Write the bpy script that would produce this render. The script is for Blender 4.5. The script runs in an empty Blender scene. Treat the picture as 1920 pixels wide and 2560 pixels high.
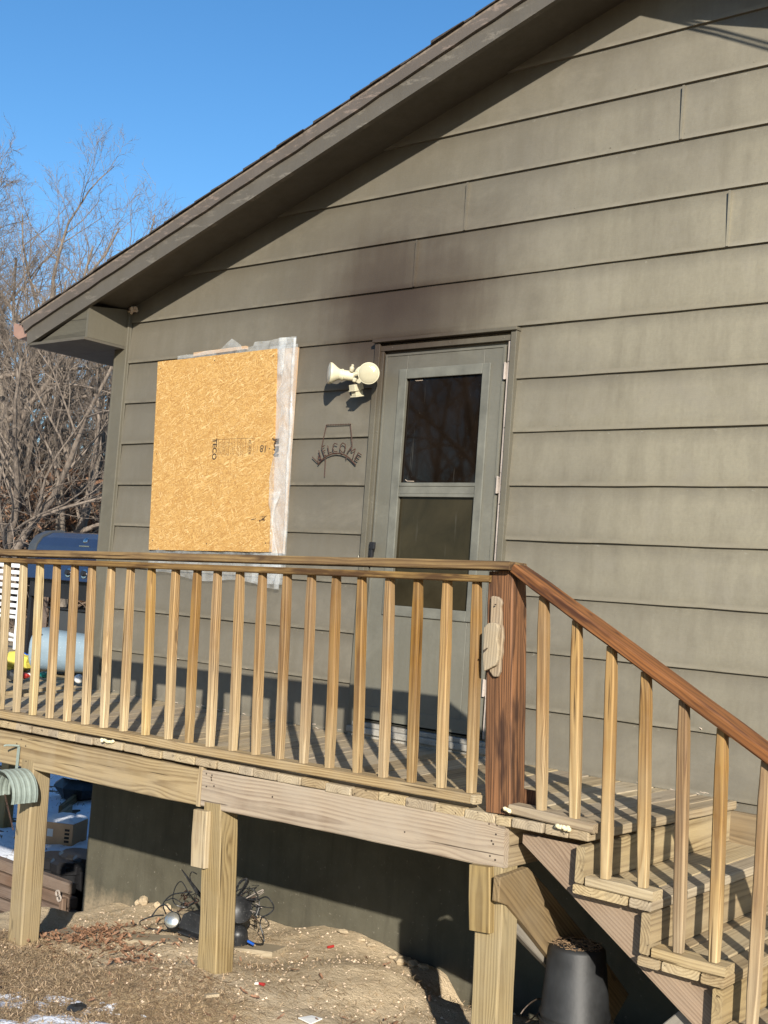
import bpy, math, random
from mathutils import Vector, Matrix, noise as mnoise

# ------------------------------------------------------------------ camera, sky, sun, exposure
sc = bpy.context.scene
col = sc.collection
RW = ((0.77911908, 0.6226312, 0.07282756), (0.01613134, 0.09622369, -0.99522901), (-0.62666837, 0.77657672, 0.06492584))
FPX = 2981.8 / 2560.0
CAM = Vector((6.650, -5.1975, 0.8145))
cd = bpy.data.cameras.new('camera')
cam = bpy.data.objects.new('camera', cd)
col.objects.link(cam)
right = Vector(RW[0]); down = Vector(RW[1]); fwd = Vector(RW[2])
m = Matrix.Identity(4)
for i in range(3):
    m[i][0] = right[i]; m[i][1] = -down[i]; m[i][2] = -fwd[i]; m[i][3] = CAM[i]
cam.matrix_world = m
cd.sensor_fit = 'VERTICAL'; cd.sensor_height = 36.0; cd.sensor_width = 27.0
cd.lens = FPX * 36.0
cd.clip_start = 0.05; cd.clip_end = 600
sc.camera = cam

SUN = Vector((0.97, -1.0, 0.54)).normalized()
SUN_EL = math.asin(SUN.z); SUN_AZ = math.atan2(SUN.x, SUN.y)
world = bpy.data.worlds.new('World'); sc.world = world
world.use_nodes = True
wn = world.node_tree
for n in list(wn.nodes): wn.nodes.remove(n)
sky = wn.nodes.new('ShaderNodeTexSky'); sky.sky_type = 'NISHITA'; sky.sun_disc = False
sky.sun_elevation = SUN_EL; sky.sun_rotation = SUN_AZ
sky.air_density = 1.0; sky.dust_density = 0.25; sky.ozone_density = 3.0; sky.altitude = 0
bg = wn.nodes.new('ShaderNodeBackground'); bg.inputs['Strength'].default_value = 0.096
wo = wn.nodes.new('ShaderNodeOutputWorld')
hs = wn.nodes.new('ShaderNodeHueSaturation'); hs.inputs['Saturation'].default_value = 1.22
wn.links.new(sky.outputs[0], hs.inputs['Color']); wn.links.new(hs.outputs[0], bg.inputs[0]); wn.links.new(bg.outputs[0], wo.inputs[0])
sl = bpy.data.lights.new('sun', 'SUN'); sl.energy = 5.0; sl.angle = math.radians(0.55); sl.color = (1.0, 0.93, 0.82)
sun = bpy.data.objects.new('sun', sl); col.objects.link(sun)
sun.rotation_euler = SUN.to_track_quat('Z', 'Y').to_euler(); sun.location = (12, -12, 9)
sc.view_settings.view_transform = 'Standard'; sc.view_settings.look = 'None'
sc.view_settings.exposure = 0.88; sc.view_settings.gamma = 1.0; sc.view_settings.use_curve_mapping = False

EYE = Vector((6.650, -5.1975, 0.8145))      # survey point the photo was measured from
def at(px, py, y=None, x=None, z=None):
    """the point of the place seen at a photo pixel, on the vertical or level plane where the thing stands"""
    d = right * ((px - 960) / 2981.8) + down * ((py - 1280) / 2981.8) + fwd
    if y is not None: t = (y - EYE.y) / d.y
    elif x is not None: t = (x - EYE.x) / d.x
    else: t = (z - EYE.z) / d.z
    return EYE + d * t

# ------------------------------------------------------------------ helpers
RND = random.Random(7)
WM = {}
def link(o, parent=None, M=None):
    col.objects.link(o)
    M = M if M is not None else Matrix.Identity(4)
    o.matrix_basis = M
    WM[o.name] = M
    if parent is not None:
        o.parent = parent
        o.matrix_parent_inverse = WM[parent.name].inverted()
    return o
def tag(o, label=None, cat=None, group=None, kind=None):
    if label: o['label'] = label
    if cat: o['category'] = cat
    if group: o['group'] = group
    if kind: o['kind'] = kind
    return o
def thing(name, label, cat, loc=(0, 0, 0), group=None):
    o = bpy.data.objects.new(name, None); o.empty_display_size = 0.1
    link(o, None, Matrix.Translation(Vector(loc)))
    return tag(o, label, cat, group)
class MB:
    """collects shapes; build() links them as one mesh object"""
    def __init__(s): s.v = []; s.f = []
    def add(s, vs, fs):
        n = len(s.v); s.v += [tuple(p) for p in vs]; s.f += [tuple(i + n for i in f) for f in fs]
    def box(s, a, b):
        x0, y0, z0 = a; x1, y1, z1 = b
        s.add([(x0, y0, z0), (x1, y0, z0), (x1, y1, z0), (x0, y1, z0), (x0, y0, z1), (x1, y0, z1), (x1, y1, z1), (x0, y1, z1)],
              [(0, 3, 2, 1), (4, 5, 6, 7), (0, 1, 5, 4), (1, 2, 6, 5), (2, 3, 7, 6), (3, 0, 4, 7)])
    def prism(s, poly, d):
        """polygon (list of 3d points) extruded by vector d"""
        n = len(poly); d = Vector(d); P = [Vector(p) for p in poly]
        s.add(P + [p + d for p in P], [tuple(range(n - 1, -1, -1)), tuple(range(n, 2 * n))] + [(i, (i + 1) % n, n + (i + 1) % n, n + i) for i in range(n)])
    def tube(s, pts, r, k=6, cap=True):
        pts = [Vector(p) for p in pts]
        rs = r if isinstance(r, (list, tuple)) else [r] * len(pts)
        vs = []; n = len(pts); prev = None
        for i, p in enumerate(pts):
            t = (pts[min(i + 1, n - 1)] - pts[max(i - 1, 0)])
            t = t.normalized() if t.length > 1e-9 else Vector((0, 0, 1))
            if prev is None:
                a = t.cross(Vector((0, 0, 1)) if abs(t.z) < .9 else Vector((1, 0, 0))).normalized()
            else:
                a = prev - t * prev.dot(t); a = a.normalized() if a.length > 1e-6 else t.orthogonal().normalized()
            prev = a; b = t.cross(a)
            for j in range(k):
                w = 2 * math.pi * j / k
                vs.append(p + (a * math.cos(w) + b * math.sin(w)) * rs[i])
        fs = [(i * k + j, i * k + (j + 1) % k, (i + 1) * k + (j + 1) % k, (i + 1) * k + j) for i in range(n - 1) for j in range(k)]
        if cap: fs += [tuple(range(k - 1, -1, -1)), tuple((n - 1) * k + j for j in range(k))]
        s.add(vs, fs)
    def lathe(s, c, d, prof, k=24, cap=True):
        """profile (distance along d, radius) revolved round the axis through c"""
        c = Vector(c); d = Vector(d).normalized(); a = d.orthogonal().normalized(); b = d.cross(a)
        vs = []
        for (h, r) in prof:
            for j in range(k):
                w = 2 * math.pi * j / k; vs.append(c + d * h + (a * math.cos(w) + b * math.sin(w)) * r)
        n = len(prof)
        fs = [(i * k + j, i * k + (j + 1) % k, (i + 1) * k + (j + 1) % k, (i + 1) * k + j) for i in range(n - 1) for j in range(k)]
        if cap: fs += [tuple(range(k - 1, -1, -1)), tuple((n - 1) * k + j for j in range(k))]
        s.add(vs, fs)
    def build(s, name, mat, parent=None, smooth=False, bevel=0, M=None, grain=None):
        if grain is not None:
            X = Vector(grain).normalized(); q = Vector((0, 1, 0)); q = (q - X * q.dot(X)); q = q.normalized() if q.length > .01 else Vector((1, 0, 0)); u = X.cross(q)
            M = Matrix.Identity(4); c0 = Vector(s.v[0])
            for i in range(3): M[i][0] = X[i]; M[i][1] = q[i]; M[i][2] = u[i]; M[i][3] = c0[i]
            Mi = M.inverted(); s.v = [tuple(Mi @ Vector(p)) for p in s.v]
        me = bpy.data.meshes.new(name); me.from_pydata(s.v, [], s.f); me.update()
        me.materials.append(mat)
        if smooth: me.polygons.foreach_set('use_smooth', [True] * len(me.polygons))
        o = bpy.data.objects.new(name, me)
        if bevel:
            b = o.modifiers.new('b', 'BEVEL'); b.width = bevel; b.segments = 2; b.limit_method = 'ANGLE'
        if smooth:
            try: me.set_sharp_from_angle(angle=math.radians(40))
            except Exception: pass
        return link(o, parent, M)

def board(name, A, B, w, t, side, mat, parent, rough=0.0012, bev=0.004, taper=0):
    """sawn board between end centres A and B, width w along side, thickness t; long axis is its own local X so the grain follows it"""
    A = Vector(A); B = Vector(B); L = (B - A).length; X = (B - A).normalized()
    S = Vector(side); S = (S - X * S.dot(X)).normalized(); U = X.cross(S)
    M = Matrix.Identity(4)
    for i in range(3): M[i][0] = X[i]; M[i][1] = S[i]; M[i][2] = U[i]; M[i][3] = A[i]
    n = max(2, min(24, int(L / 0.12)))
    hw, ht = w / 2, t / 2; b = min(bev, ht * .4)
    sec = [(-hw + b, -ht), (hw - b, -ht), (hw, -ht + b), (hw, ht - b), (hw - b, ht), (-hw + b, ht), (-hw, ht - b), (-hw, -ht + b)]
    vs = []; r = random.Random(hash((round(A.x, 3), round(A.z, 3), round(A.y, 3))) & 0xffff)
    ph = r.random() * 6; bow = r.uniform(-1, 1) * rough * 1.5
    for i in range(n + 1):
        u = i / n; e = b * .7 if i in (0, n) else 0
        for j, (p, q) in enumerate(sec):
            jj = rough * r.uniform(-.6, .6)
            vs.append((u * L, p * (1 - e / hw) + bow * math.sin(u * math.pi) + jj, q * (1 - e / ht * .5) + rough * .7 * math.sin(u * 5 + ph) + rough * r.uniform(-.4, .4)))
    fs = [(i * 8 + j, (i + 1) * 8 + j, (i + 1) * 8 + (j + 1) % 8, i * 8 + (j + 1) % 8) for i in range(n) for j in range(8)]
    fs += [tuple(range(8)), tuple(n * 8 + 7 - j for j in range(8))]
    me = bpy.data.meshes.new(name); me.from_pydata(vs, [], fs); me.update(); me.materials.append(mat)
    o = bpy.data.objects.new(name, me)
    return link(o, parent, M)

# ------------------------------------------------------------------ materials
class NT:
    def __init__(s, name):
        s.m = bpy.data.materials.new(name); s.m.use_nodes = True; s.t = s.m.node_tree
        s.p = s.t.nodes['Principled BSDF']; s.out = s.t.nodes['Material Output']
    def n(s, kind, **kw):
        nd = s.t.nodes.new('ShaderNode' + kind)
        for k, v in kw.items(): setattr(nd, k, v)
        return nd
    def l(s, a, b): s.t.links.new(a, b)
    def put(s, sock, v):
        if hasattr(v, 'is_linked') or isinstance(v, bpy.types.NodeSocket): s.l(v, sock)
        else: sock.default_value = v
    def math(s, op, a, b=0.0, c=None, clamp=False):
        nd = s.n('Math', operation=op, use_clamp=clamp); s.put(nd.inputs[0], a); s.put(nd.inputs[1], b)
        if c is not None: s.put(nd.inputs[2], c)
        return nd.outputs[0]
    def mix(s, f, a, b, mode='MIX'):
        nd = s.n('Mix', data_type='RGBA', blend_type=mode)
        s.put(nd.inputs[0], f)
        for i, v in ((6, a), (7, b)):
            if isinstance(v, (tuple, list)): nd.inputs[i].default_value = (*v[:3], 1)
            else: s.l(v, nd.inputs[i])
        return nd.outputs[2]
    def ramp(s, f, stops, interp='LINEAR'):
        nd = s.n('ValToRGB'); nd.color_ramp.interpolation = interp; s.l(f, nd.inputs[0])
        e = nd.color_ramp.elements
        while len(e) < len(stops): e.new(0.5)
        for k, (p, c) in enumerate(stops):
            e[k].position = p; e[k].color = (c, c, c, 1) if isinstance(c, (int, float)) else (*c, 1)
        return nd.outputs[0]
    def noise(s, vec, scale, detail=3, rough=.55, dist=0.0, out=0):
        nd = s.n('TexNoise'); nd.inputs['Scale'].default_value = scale; nd.inputs['Detail'].default_value = detail
        nd.inputs['Roughness'].default_value = rough; nd.inputs['Distortion'].default_value = dist
        if vec is not None: s.l(vec, nd.inputs['Vector'])
        return nd.outputs[out]
    def scale(s, vec, v, loc=(0, 0, 0), rot=(0, 0, 0)):
        nd = s.n('Mapping'); nd.inputs['Scale'].default_value = v; nd.inputs['Location'].default_value = loc; nd.inputs['Rotation'].default_value = rot
        s.l(vec, nd.inputs['Vector']); return nd.outputs[0]
    def vadd(s, a, b, op='ADD'):
        nd = s.n('VectorMath', operation=op); s.put(nd.inputs[0], a); s.put(nd.inputs[1], b); return nd.outputs[0]
    def bump(s, h, strength=.4, dist=.002, normal=None):
        nd = s.n('Bump'); nd.inputs['Strength'].default_value = strength; nd.inputs['Distance'].default_value = dist
        s.l(h, nd.inputs['Height'])
        if normal is not None: s.l(normal, nd.inputs['Normal'])
        return nd.outputs[0]
    def fin(s, color=None, rough=None, normal=None, metal=None, spec=None):
        P = s.p.inputs
        if color is not None:
            if isinstance(color, (tuple, list)): P['Base Color'].default_value = (*color[:3], 1)
            else: s.l(color, P['Base Color'])
        if rough is not None: s.put(P['Roughness'], rough)
        if metal is not None: P['Metallic'].default_value = metal
        if spec is not None: P['Specular IOR Level'].default_value = spec
        if normal is not None: s.l(normal, P['Normal'])
        return s.m

def coords(t): return t.n('TexCoord').outputs['Object']

def wood(name, light, dark, grey=(.36, .31, .23), greyness=.35, period=.0085, late=.75, rough=.72, vary=.18, stain=None, fade=0):
    """3d growth rings along local X: cathedral grain on flat faces, arcs on end grain, knots, fibres, checks, weathering"""
    t = NT(name); oc = coords(t); info = t.n('ObjectInfo').outputs['Random']
    cx = t.n('CombineXYZ'); t.l(t.math('MULTIPLY', info, 57.0), cx.inputs[0])
    t.l(t.math('MULTIPLY', t.math('SUBTRACT', info, .5), 0.06), cx.inputs[1])
    fr = t.math('FRACT', t.math('MULTIPLY', info, 7.31))
    t.l(t.math('ADD', t.math('MULTIPLY', fr, 0.07), 0.03), cx.inputs[2])
    v = t.vadd(oc, cx.outputs[0])
    wob = t.noise(t.scale(v, (.75, 4.5, 4.5)), 1.0, 2, .5, out=1)
    wob = t.vadd(t.vadd(wob, (.5, .5, .5), 'SUBTRACT'), (0, .06, .06), 'MULTIPLY')
    v2 = t.vadd(v, wob)
    sp = t.n('SeparateXYZ'); t.l(v2, sp.inputs[0])
    rad = t.math('SQRT', t.math('ADD', t.math('MULTIPLY', sp.outputs[1], sp.outputs[1]), t.math('MULTIPLY', sp.outputs[2], sp.outputs[2])))
    vor = t.n('TexVoronoi'); vor.inputs['Scale'].default_value = 1.0; t.l(t.scale(v, (2.0, 8, 8)), vor.inputs['Vector'])
    kn = t.math('POWER', 2.718, t.math('MULTIPLY', t.math('MULTIPLY', vor.outputs['Distance'], vor.outputs['Distance']), -26.0))
    rad2 = t.math('ADD', rad, t.math('MULTIPLY', kn, .022))
    fine = t.noise(t.scale(v, (4, 130, 130)), 1.0, 3, .6)
    ring = t.math('FRACT', t.math('ADD', t.math('DIVIDE', rad2, period), t.math('MULTIPLY', fine, .35)))
    ringf = t.ramp(ring, [(0, .15), (.3, .0), (.6, late * .55), (.85, late), (1, .15)])
    amp = t.ramp(t.noise(t.scale(v, (1.1, 12, 12)), 1.0, 2), [(.3, .55), (.6, 1)])
    base = t.mix(t.math('MULTIPLY', ringf, amp), light, dark)
    fib = t.noise(t.scale(v, (7, 260, 260)), 1.0, 2, .6)
    base = t.mix(t.ramp(fib, [(.35, .0), (.75, .35)]), base, tuple(c * .62 for c in light))
    base = t.mix(t.math('MULTIPLY', t.ramp(kn, [(.86, 0), (.95, 1)]), .75), base, tuple(c * .42 for c in dark))
    if fade:
        so = t.n('SeparateXYZ'); t.l(oc, so.inputs[0])
        ff = t.ramp(t.math('ADD', so.outputs[0], t.math('MULTIPLY', t.noise(v, 6, 3), .35)), [(.12, 1), (.62, 0)])
        base = t.mix(t.math('MULTIPLY', ff, fade), base, t.mix(ringf, (.44, .345, .20), (.30, .21, .10)))
    stk = t.noise(t.scale(v, (1.2, 26, 26)), 1.0, 4, .65)
    base = t.mix(t.ramp(stk, [(.50, 0), (.68, .55)]), base, tuple(c * .72 for c in dark))
    base = t.mix(t.ramp(stk, [(.28, .4), (.42, 0)]), base, tuple(min(1, c * 1.22) for c in light))
    wv = t.noise(v, 4.5, 4, .6)
    g = t.math('MULTIPLY', t.ramp(wv, [(.35, .1), (.7, 1)]), greyness)
    base = t.mix(g, base, grey)
    chk = t.noise(t.scale(v, (1.3, 60, 60)), 1.0, 3, .6)
    chkf = t.ramp(chk, [(.645, 0), (.69, 1)])
    base = t.mix(t.math('MULTIPLY', chkf, .85), base, tuple(c * .3 for c in dark))
    if stain:
        sn = t.noise(t.scale(v, (2.2, 14, 14)), 1.3, 3, .6)
        base = t.mix(t.ramp(sn, [(.5, 0), (.62, .85)]), base, stain)
    val = t.n('HueSaturation'); t.l(base, val.inputs['Color'])
    fr2 = t.math('FRACT', t.math('MULTIPLY', info, 13.7))
    t.l(t.math('ADD', 1 - vary / 2, t.math('MULTIPLY', fr2, vary)), val.inputs['Value'])
    t.l(t.math('ADD', .86, t.math('MULTIPLY', fr, .28)), val.inputs['Saturation'])
    t.l(t.math('ADD', .496, t.math('MULTIPLY', fr2, .008)), val.inputs['Hue'])
    h = t.math('SUBTRACT', t.math('ADD', t.math('MULTIPLY', fib, .5), t.math('MULTIPLY', ringf, .35)), t.math('MULTIPLY', chkf, .8))
    return t.fin(val.outputs[0], rough, t.bump(h, .55, .0022), spec=.25)

M = {}
M['baluster'] = wood('honey_wood', (.30, .178, .060), (.105, .045, .012), grey=(.215, .16, .095), greyness=.45, late=1.0, vary=.45, period=.009, fade=.9)
M['bleached'] = wood('bleached_wood', (.375, .285, .155), (.17, .108, .05), grey=(.315, .255, .17), greyness=.6, late=.95, vary=.25, period=.010)
M['deck'] = wood('deck_wood', (.37, .29, .178), (.17, .118, .066), grey=(.32, .268, .19), greyness=.65, late=.95, vary=.35, period=.010)
M['beam'] = wood('beam_wood', (.325, .245, .130), (.13, .082, .036), grey=(.285, .235, .158), greyness=.6, late=1.0, period=.012, vary=.15)
M['beam2'] = wood('pale_beam_wood', (.35, .27, .178), (.165, .11, .068), grey=(.315, .26, .19), greyness=.7, late=1.0, period=.011, vary=.1)
M['post'] = wood('post_wood', (.285, .21, .095), (.108, .068, .026), grey=(.245, .195, .11), greyness=.6, late=.95, period=.011)
M['red'] = wood('stained_wood', (.21, .082, .022), (.020, .007, .003), grey=(.085, .04, .017), greyness=.5, late=1.0, period=.010, stain=(.028, .012, .007), vary=.1)
M['hand'] = wood('handrail_wood', (.215, .082, .026), (.045, .016, .007), grey=(.13, .058, .024), greyness=.5, late=1.0, period=.011, stain=(.035, .013, .008), vary=.1)
M['cap'] = wood('cap_wood', (.25, .165, .07), (.085, .045, .018), grey=(.105, .065, .034), greyness=.75, late=.95, stain=(.045, .024, .013), vary=.1, period=.012)
M['dull'] = wood('brown_wood', (.20, .14, .075), (.075, .045, .022), grey=(.17, .135, .09), greyness=.6, late=.95, period=.013)
M['grey'] = wood('grey_wood', (.22, .20, .165), (.12, .105, .085), grey=(.25, .235, .205), greyness=.6, late=.6)
M['timber'] = wood('timber_wood', (.15, .10, .07), (.06, .036, .024), grey=(.16, .125, .10), greyness=.6, late=.8)
M['drift'] = wood('driftwood', (.34, .26, .165), (.09, .055, .03), grey=(.27, .235, .185), greyness=.7, late=1.0, period=.012)

def paint(name, base, soot=1.0, rough=.5, laps=False, wear=None):
    t = NT(name); oc = coords(t)
    sp = t.n('SeparateXYZ'); t.l(oc, sp.inputs[0])
    n1 = t.noise(oc, 1.1, 5, .6); n2 = t.noise(t.scale(oc, (5, 5, 1.2)), 2.0, 5, .65); n3 = t.noise(oc, 60, 3)
    c = t.mix(t.ramp(n1, [(.3, 0), (.7, 1)]), tuple(v * .80 for v in base), tuple(v * 1.12 for v in base))
    if laps:   # sunlit sheen, with some fading, painted paler towards the right end of the wall
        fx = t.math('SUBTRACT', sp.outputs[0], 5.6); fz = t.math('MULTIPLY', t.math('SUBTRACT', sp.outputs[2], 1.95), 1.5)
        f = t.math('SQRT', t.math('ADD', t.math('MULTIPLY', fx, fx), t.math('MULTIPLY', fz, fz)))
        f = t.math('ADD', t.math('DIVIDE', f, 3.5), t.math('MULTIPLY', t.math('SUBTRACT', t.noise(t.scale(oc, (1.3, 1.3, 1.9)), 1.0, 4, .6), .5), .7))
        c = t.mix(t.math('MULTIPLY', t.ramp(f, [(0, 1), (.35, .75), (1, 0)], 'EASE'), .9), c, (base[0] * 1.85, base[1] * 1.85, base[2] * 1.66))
    c = t.mix(t.math('MULTIPLY', t.ramp(n2, [(.42, 0), (.7, 1)]), .45), c, (base[0] * .74, base[1] * .71, base[2] * .62))
    c = t.mix(t.math('MULTIPLY', t.ramp(n3, [(.4, 0), (.8, 1)]), .2), c, tuple(v * .6 for v in base))
    n4 = t.noise(t.scale(oc, (2, 2, 3)), 1.0, 5, .75, .4)
    c = t.mix(t.math('MULTIPLY', t.ramp(n4, [(.52, 0), (.70, 1)]), .5), c, tuple(v * 1.38 for v in base))
    # streaks of grime running down
    n5 = t.noise(t.scale(oc, (22, 22, 1.1)), 1.0, 4, .65)
    c = t.mix(t.math('MULTIPLY', t.ramp(n5, [(.60, 0), (.75, 1)]), .12), c, tuple(v * 1.35 for v in base))
    n6 = t.noise(t.scale(oc, (13, 13, .9), (5, 5, 5)), 1.0, 4, .65)
    c = t.mix(t.math('MULTIPLY', t.ramp(n6, [(.52, 0), (.72, 1)]), .16), c, (base[0] * .62, base[1] * .58, base[2] * .50))
    if laps:   # darker under each lap, chalky flecks, paler lower edge
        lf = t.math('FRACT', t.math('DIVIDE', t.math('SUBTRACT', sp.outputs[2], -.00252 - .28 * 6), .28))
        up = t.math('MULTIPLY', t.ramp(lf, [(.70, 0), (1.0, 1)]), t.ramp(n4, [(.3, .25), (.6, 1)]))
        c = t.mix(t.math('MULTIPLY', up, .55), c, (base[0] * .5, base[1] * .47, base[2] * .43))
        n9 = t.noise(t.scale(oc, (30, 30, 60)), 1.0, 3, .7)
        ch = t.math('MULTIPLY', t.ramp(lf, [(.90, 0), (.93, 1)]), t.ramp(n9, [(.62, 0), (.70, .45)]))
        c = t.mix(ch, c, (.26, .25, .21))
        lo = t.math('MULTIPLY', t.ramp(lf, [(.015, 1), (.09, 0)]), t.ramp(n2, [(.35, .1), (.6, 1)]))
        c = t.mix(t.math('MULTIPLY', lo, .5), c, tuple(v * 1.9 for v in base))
    if soot:
        # smoke stain rising from the door head
        def blot(cx, cz, kx, kz, rr, nz):
            dx = t.math('MULTIPLY', t.math('SUBTRACT', sp.outputs[0], cx), kx); dz = t.math('MULTIPLY', t.math('SUBTRACT', sp.outputs[2], cz), kz)
            d = t.math('SQRT', t.math('ADD', t.math('MULTIPLY', dx, dx), t.math('MULTIPLY', dz, dz)))
            w = t.math('ADD', t.noise(t.scale(oc, (1.6, 1.6, 2.2)), 1.0, 4, .6), t.math('MULTIPLY', n6, .5))
            d = t.math('ADD', t.math('DIVIDE', d, rr), t.math('MULTIPLY', t.math('SUBTRACT', w, .75), nz))
            f = t.ramp(d, [(0, 1), (.3, .82), (.65, .3), (1, 0)], 'EASE')
            if laps: f = t.math('MULTIPLY', f, t.ramp(lf, [(0, .95), (.12, .72), (.75, .85), (1, 1)]))
            return f
        c = t.mix(t.math('MULTIPLY', blot(1.5, 2.5, .8, .85, 3.0, .5), .50 * soot), c, (.060, .050, .033))
        c = t.mix(t.math('MULTIPLY', blot(2.50, 2.44, .85, 1.45, 1.00, .5), .96 * soot), c, (.034, .0185, .0080))
        c = t.mix(t.math('MULTIPLY', blot(2.42, 2.36, 1.0, 1.1, .66, .45), .97 * soot), c, (.021, .0110, .0045))
    if wear:
        n7 = t.noise(t.scale(oc, (3, 3, 14), rot=(0, .33, 0)), 1.6, 5, .75)
        c = t.mix(t.ramp(n7, [(.56, 0), (.62, .9)]), c, wear)
        n8 = t.noise(oc, 45, 3); c = t.mix(t.math('MULTIPLY', t.ramp(n7, [(.60, 0), (.64, 1)]), t.ramp(n8, [(.5, 0), (.6, .8)])), c, tuple(v * .4 for v in wear))
    emb = t.noise(t.scale(oc, (9, 9, 160)), 1.0, 3, .6)
    h = t.math('ADD', t.math('ADD', t.noise(oc, 240, 2), t.math('MULTIPLY', emb, .7)), t.math('MULTIPLY', n2, 2.0))
    return t.fin(c, t.math('ADD', rough, t.math('MULTIPLY', n2, .2)), t.bump(h, .28, .0016), spec=.6)
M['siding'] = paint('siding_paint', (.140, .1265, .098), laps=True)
M['trim'] = paint('trim_paint', (.110, .101, .075), soot=.9, rough=.5)
M['barge'] = paint('dark_trim_paint', (.082, .072, .057), soot=0, rough=.55, wear=(.13, .115, .092))
M['mould'] = paint('worn_brown_moulding', (.085, .070, .058), soot=0, rough=.6, wear=(.17, .13, .105))
M['soffit'] = paint('soffit_paint', (.075, .066, .050), soot=0, rough=.6)
M['doorpaint'] = paint('door_paint', (.128, .124, .100), soot=.4, rough=.42)

def found_mat():
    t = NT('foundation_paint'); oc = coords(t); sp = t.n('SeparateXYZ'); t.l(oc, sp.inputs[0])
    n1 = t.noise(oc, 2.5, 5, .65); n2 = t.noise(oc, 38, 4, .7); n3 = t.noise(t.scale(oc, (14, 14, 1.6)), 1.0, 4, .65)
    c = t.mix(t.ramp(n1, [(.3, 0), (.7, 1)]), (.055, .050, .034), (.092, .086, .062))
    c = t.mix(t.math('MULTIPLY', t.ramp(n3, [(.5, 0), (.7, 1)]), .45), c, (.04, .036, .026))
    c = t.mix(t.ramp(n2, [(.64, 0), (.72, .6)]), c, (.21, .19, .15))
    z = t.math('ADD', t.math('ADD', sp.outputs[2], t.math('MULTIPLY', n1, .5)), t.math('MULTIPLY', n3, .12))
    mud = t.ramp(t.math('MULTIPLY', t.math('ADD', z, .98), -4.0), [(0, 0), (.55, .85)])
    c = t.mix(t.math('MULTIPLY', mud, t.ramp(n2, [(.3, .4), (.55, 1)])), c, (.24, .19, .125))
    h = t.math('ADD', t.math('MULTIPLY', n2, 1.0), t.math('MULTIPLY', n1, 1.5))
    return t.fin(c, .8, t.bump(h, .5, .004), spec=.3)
M['found'] = found_mat()

def plain(name, c, rough=.6, metal=0, var=.15, scale=8, bumps=.15, spec=.4, spots=None):
    c = tuple(v * (.72 if v < .6 else .80) for v in c)
    if spots: spots = tuple(v * .75 for v in spots)
    t = NT(name); oc = coords(t); n1 = t.noise(oc, scale, 4, .6); n2 = t.noise(oc, scale * 9, 3)
    cc = t.mix(t.ramp(n1, [(.3, 0), (.7, 1)]), tuple(v * (1 - var) for v in c), tuple(min(1, v * (1 + var)) for v in c))
    if spots: cc = t.mix(t.ramp(n2, [(.62, 0), (.7, 1)]), cc, spots)
    return t.fin(cc, t.math('ADD', rough - .06, t.math('MULTIPLY', n1, .12)), t.bump(n2, bumps, .002), metal=metal, spec=spec)
M['doortrim'] = plain('glazing_bead_paint', (.165, .163, .136), .45, var=.25)
M['jamb'] = plain('bare_jamb_aluminium', (.42, .36, .31), .5, var=.25, spots=(.2, .16, .13))
M['sill'] = plain('weathered_sill', (.33, .31, .27), .7, var=.35, spots=(.15, .12, .09), bumps=.5)
M['black'] = plain('black_metal', (.018, .018, .02), .4)
M['ink'] = plain('stamp_ink', (.055, .035, .022), .8, var=.4, scale=90)
M['inkpale'] = plain('faded_stamp_ink', (.11, .07, .035), .8, var=.4, scale=90)
M['rubber'] = plain('black_plastic', (.022, .023, .025), .42, var=.4, scale=14, spots=(.10, .10, .095))
M['bucket'] = plain('dusty_black_plastic', (.020, .021, .022), .55, var=.8, scale=6, bumps=.3)
M['cream'] = plain('cream_enamel', (.66, .61, .48), .38, var=.06, scale=20)
M['creamold'] = plain('yellowed_plastic', (.58, .53, .38), .45, var=.15, scale=20)
M['lens'] = plain('lamp_lens', (.50, .46, .32), .12, var=.05, scale=30, bumps=.3, spec=.6)
M['lensgrey'] = plain('lamp_lens_clear', (.42, .42, .38), .14, var=.1, scale=30, spec=.7)
M['rust'] = plain('rusty_iron', (.060, .026, .016), .75, var=.5, scale=70, spots=(.13, .06, .03))
M['galv'] = plain('sage_green_metal', (.27, .32, .285), .45, var=.12, scale=25)
M['gutter'] = plain('brown_gutter_metal', (.33, .20, .15), .4, var=.2)
M['shingle'] = plain('dark_shingle', (.060, .048, .040), .95, var=.35, scale=60, bumps=.6, spots=(.14, .11, .08))
M['moss'] = plain('edge_wood_bare', (.20, .16, .125), .8, var=.5, scale=30, spots=(.34, .28, .22))
M['foam'] = plain('dried_foam', (.74, .66, .47), .8, var=.05, scale=40, bumps=.6)
M['grillsky'] = plain('grill_lid_enamel', (.022, .035, .075), .12, var=.05, spec=.9)  # blue of the reflected sky put into the dark enamel colour
M['grillgrey'] = plain('grill_panel_metal', (.06, .065, .07), .3, var=.1)
M['chrome'] = plain('chrome', (.7, .7, .7), .15, metal=1, var=.05)
M['white'] = plain('white_paint', (.82, .83, .82), .35, var=.04)
M['tub'] = plain('blue_grey_tub', (.23, .31, .37), .4, var=.08, spots=(.35, .43, .48))
M['yellow'] = plain('yellow_cloth', (.62, .58, .10), .8, var=.2)
M['blueplastic'] = plain('blue_plastic', (.02, .12, .55), .35)
M['redplastic'] = plain('red_plastic', (.42, .035, .03), .35)
M['orange'] = plain('orange_plastic', (.85, .14, .04), .4)
M['teal'] = plain('teal_plastic', (.01, .25, .22), .4)
M['paper'] = plain('white_paper', (.75, .74, .70), .7, var=.06)
M['card'] = plain('cardboard', (.62, .40, .20), .8, var=.12)
M['clod'] = plain('dirt_clod', (.48, .38, .25), .95, var=.25, scale=20, bumps=.8)
M['nail'] = plain('nail_steel', (.12, .09, .07), .5, metal=.6)
M['caulk'] = plain('pale_caulk', (.62, .56, .44), .7, var=.2, scale=40)
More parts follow.
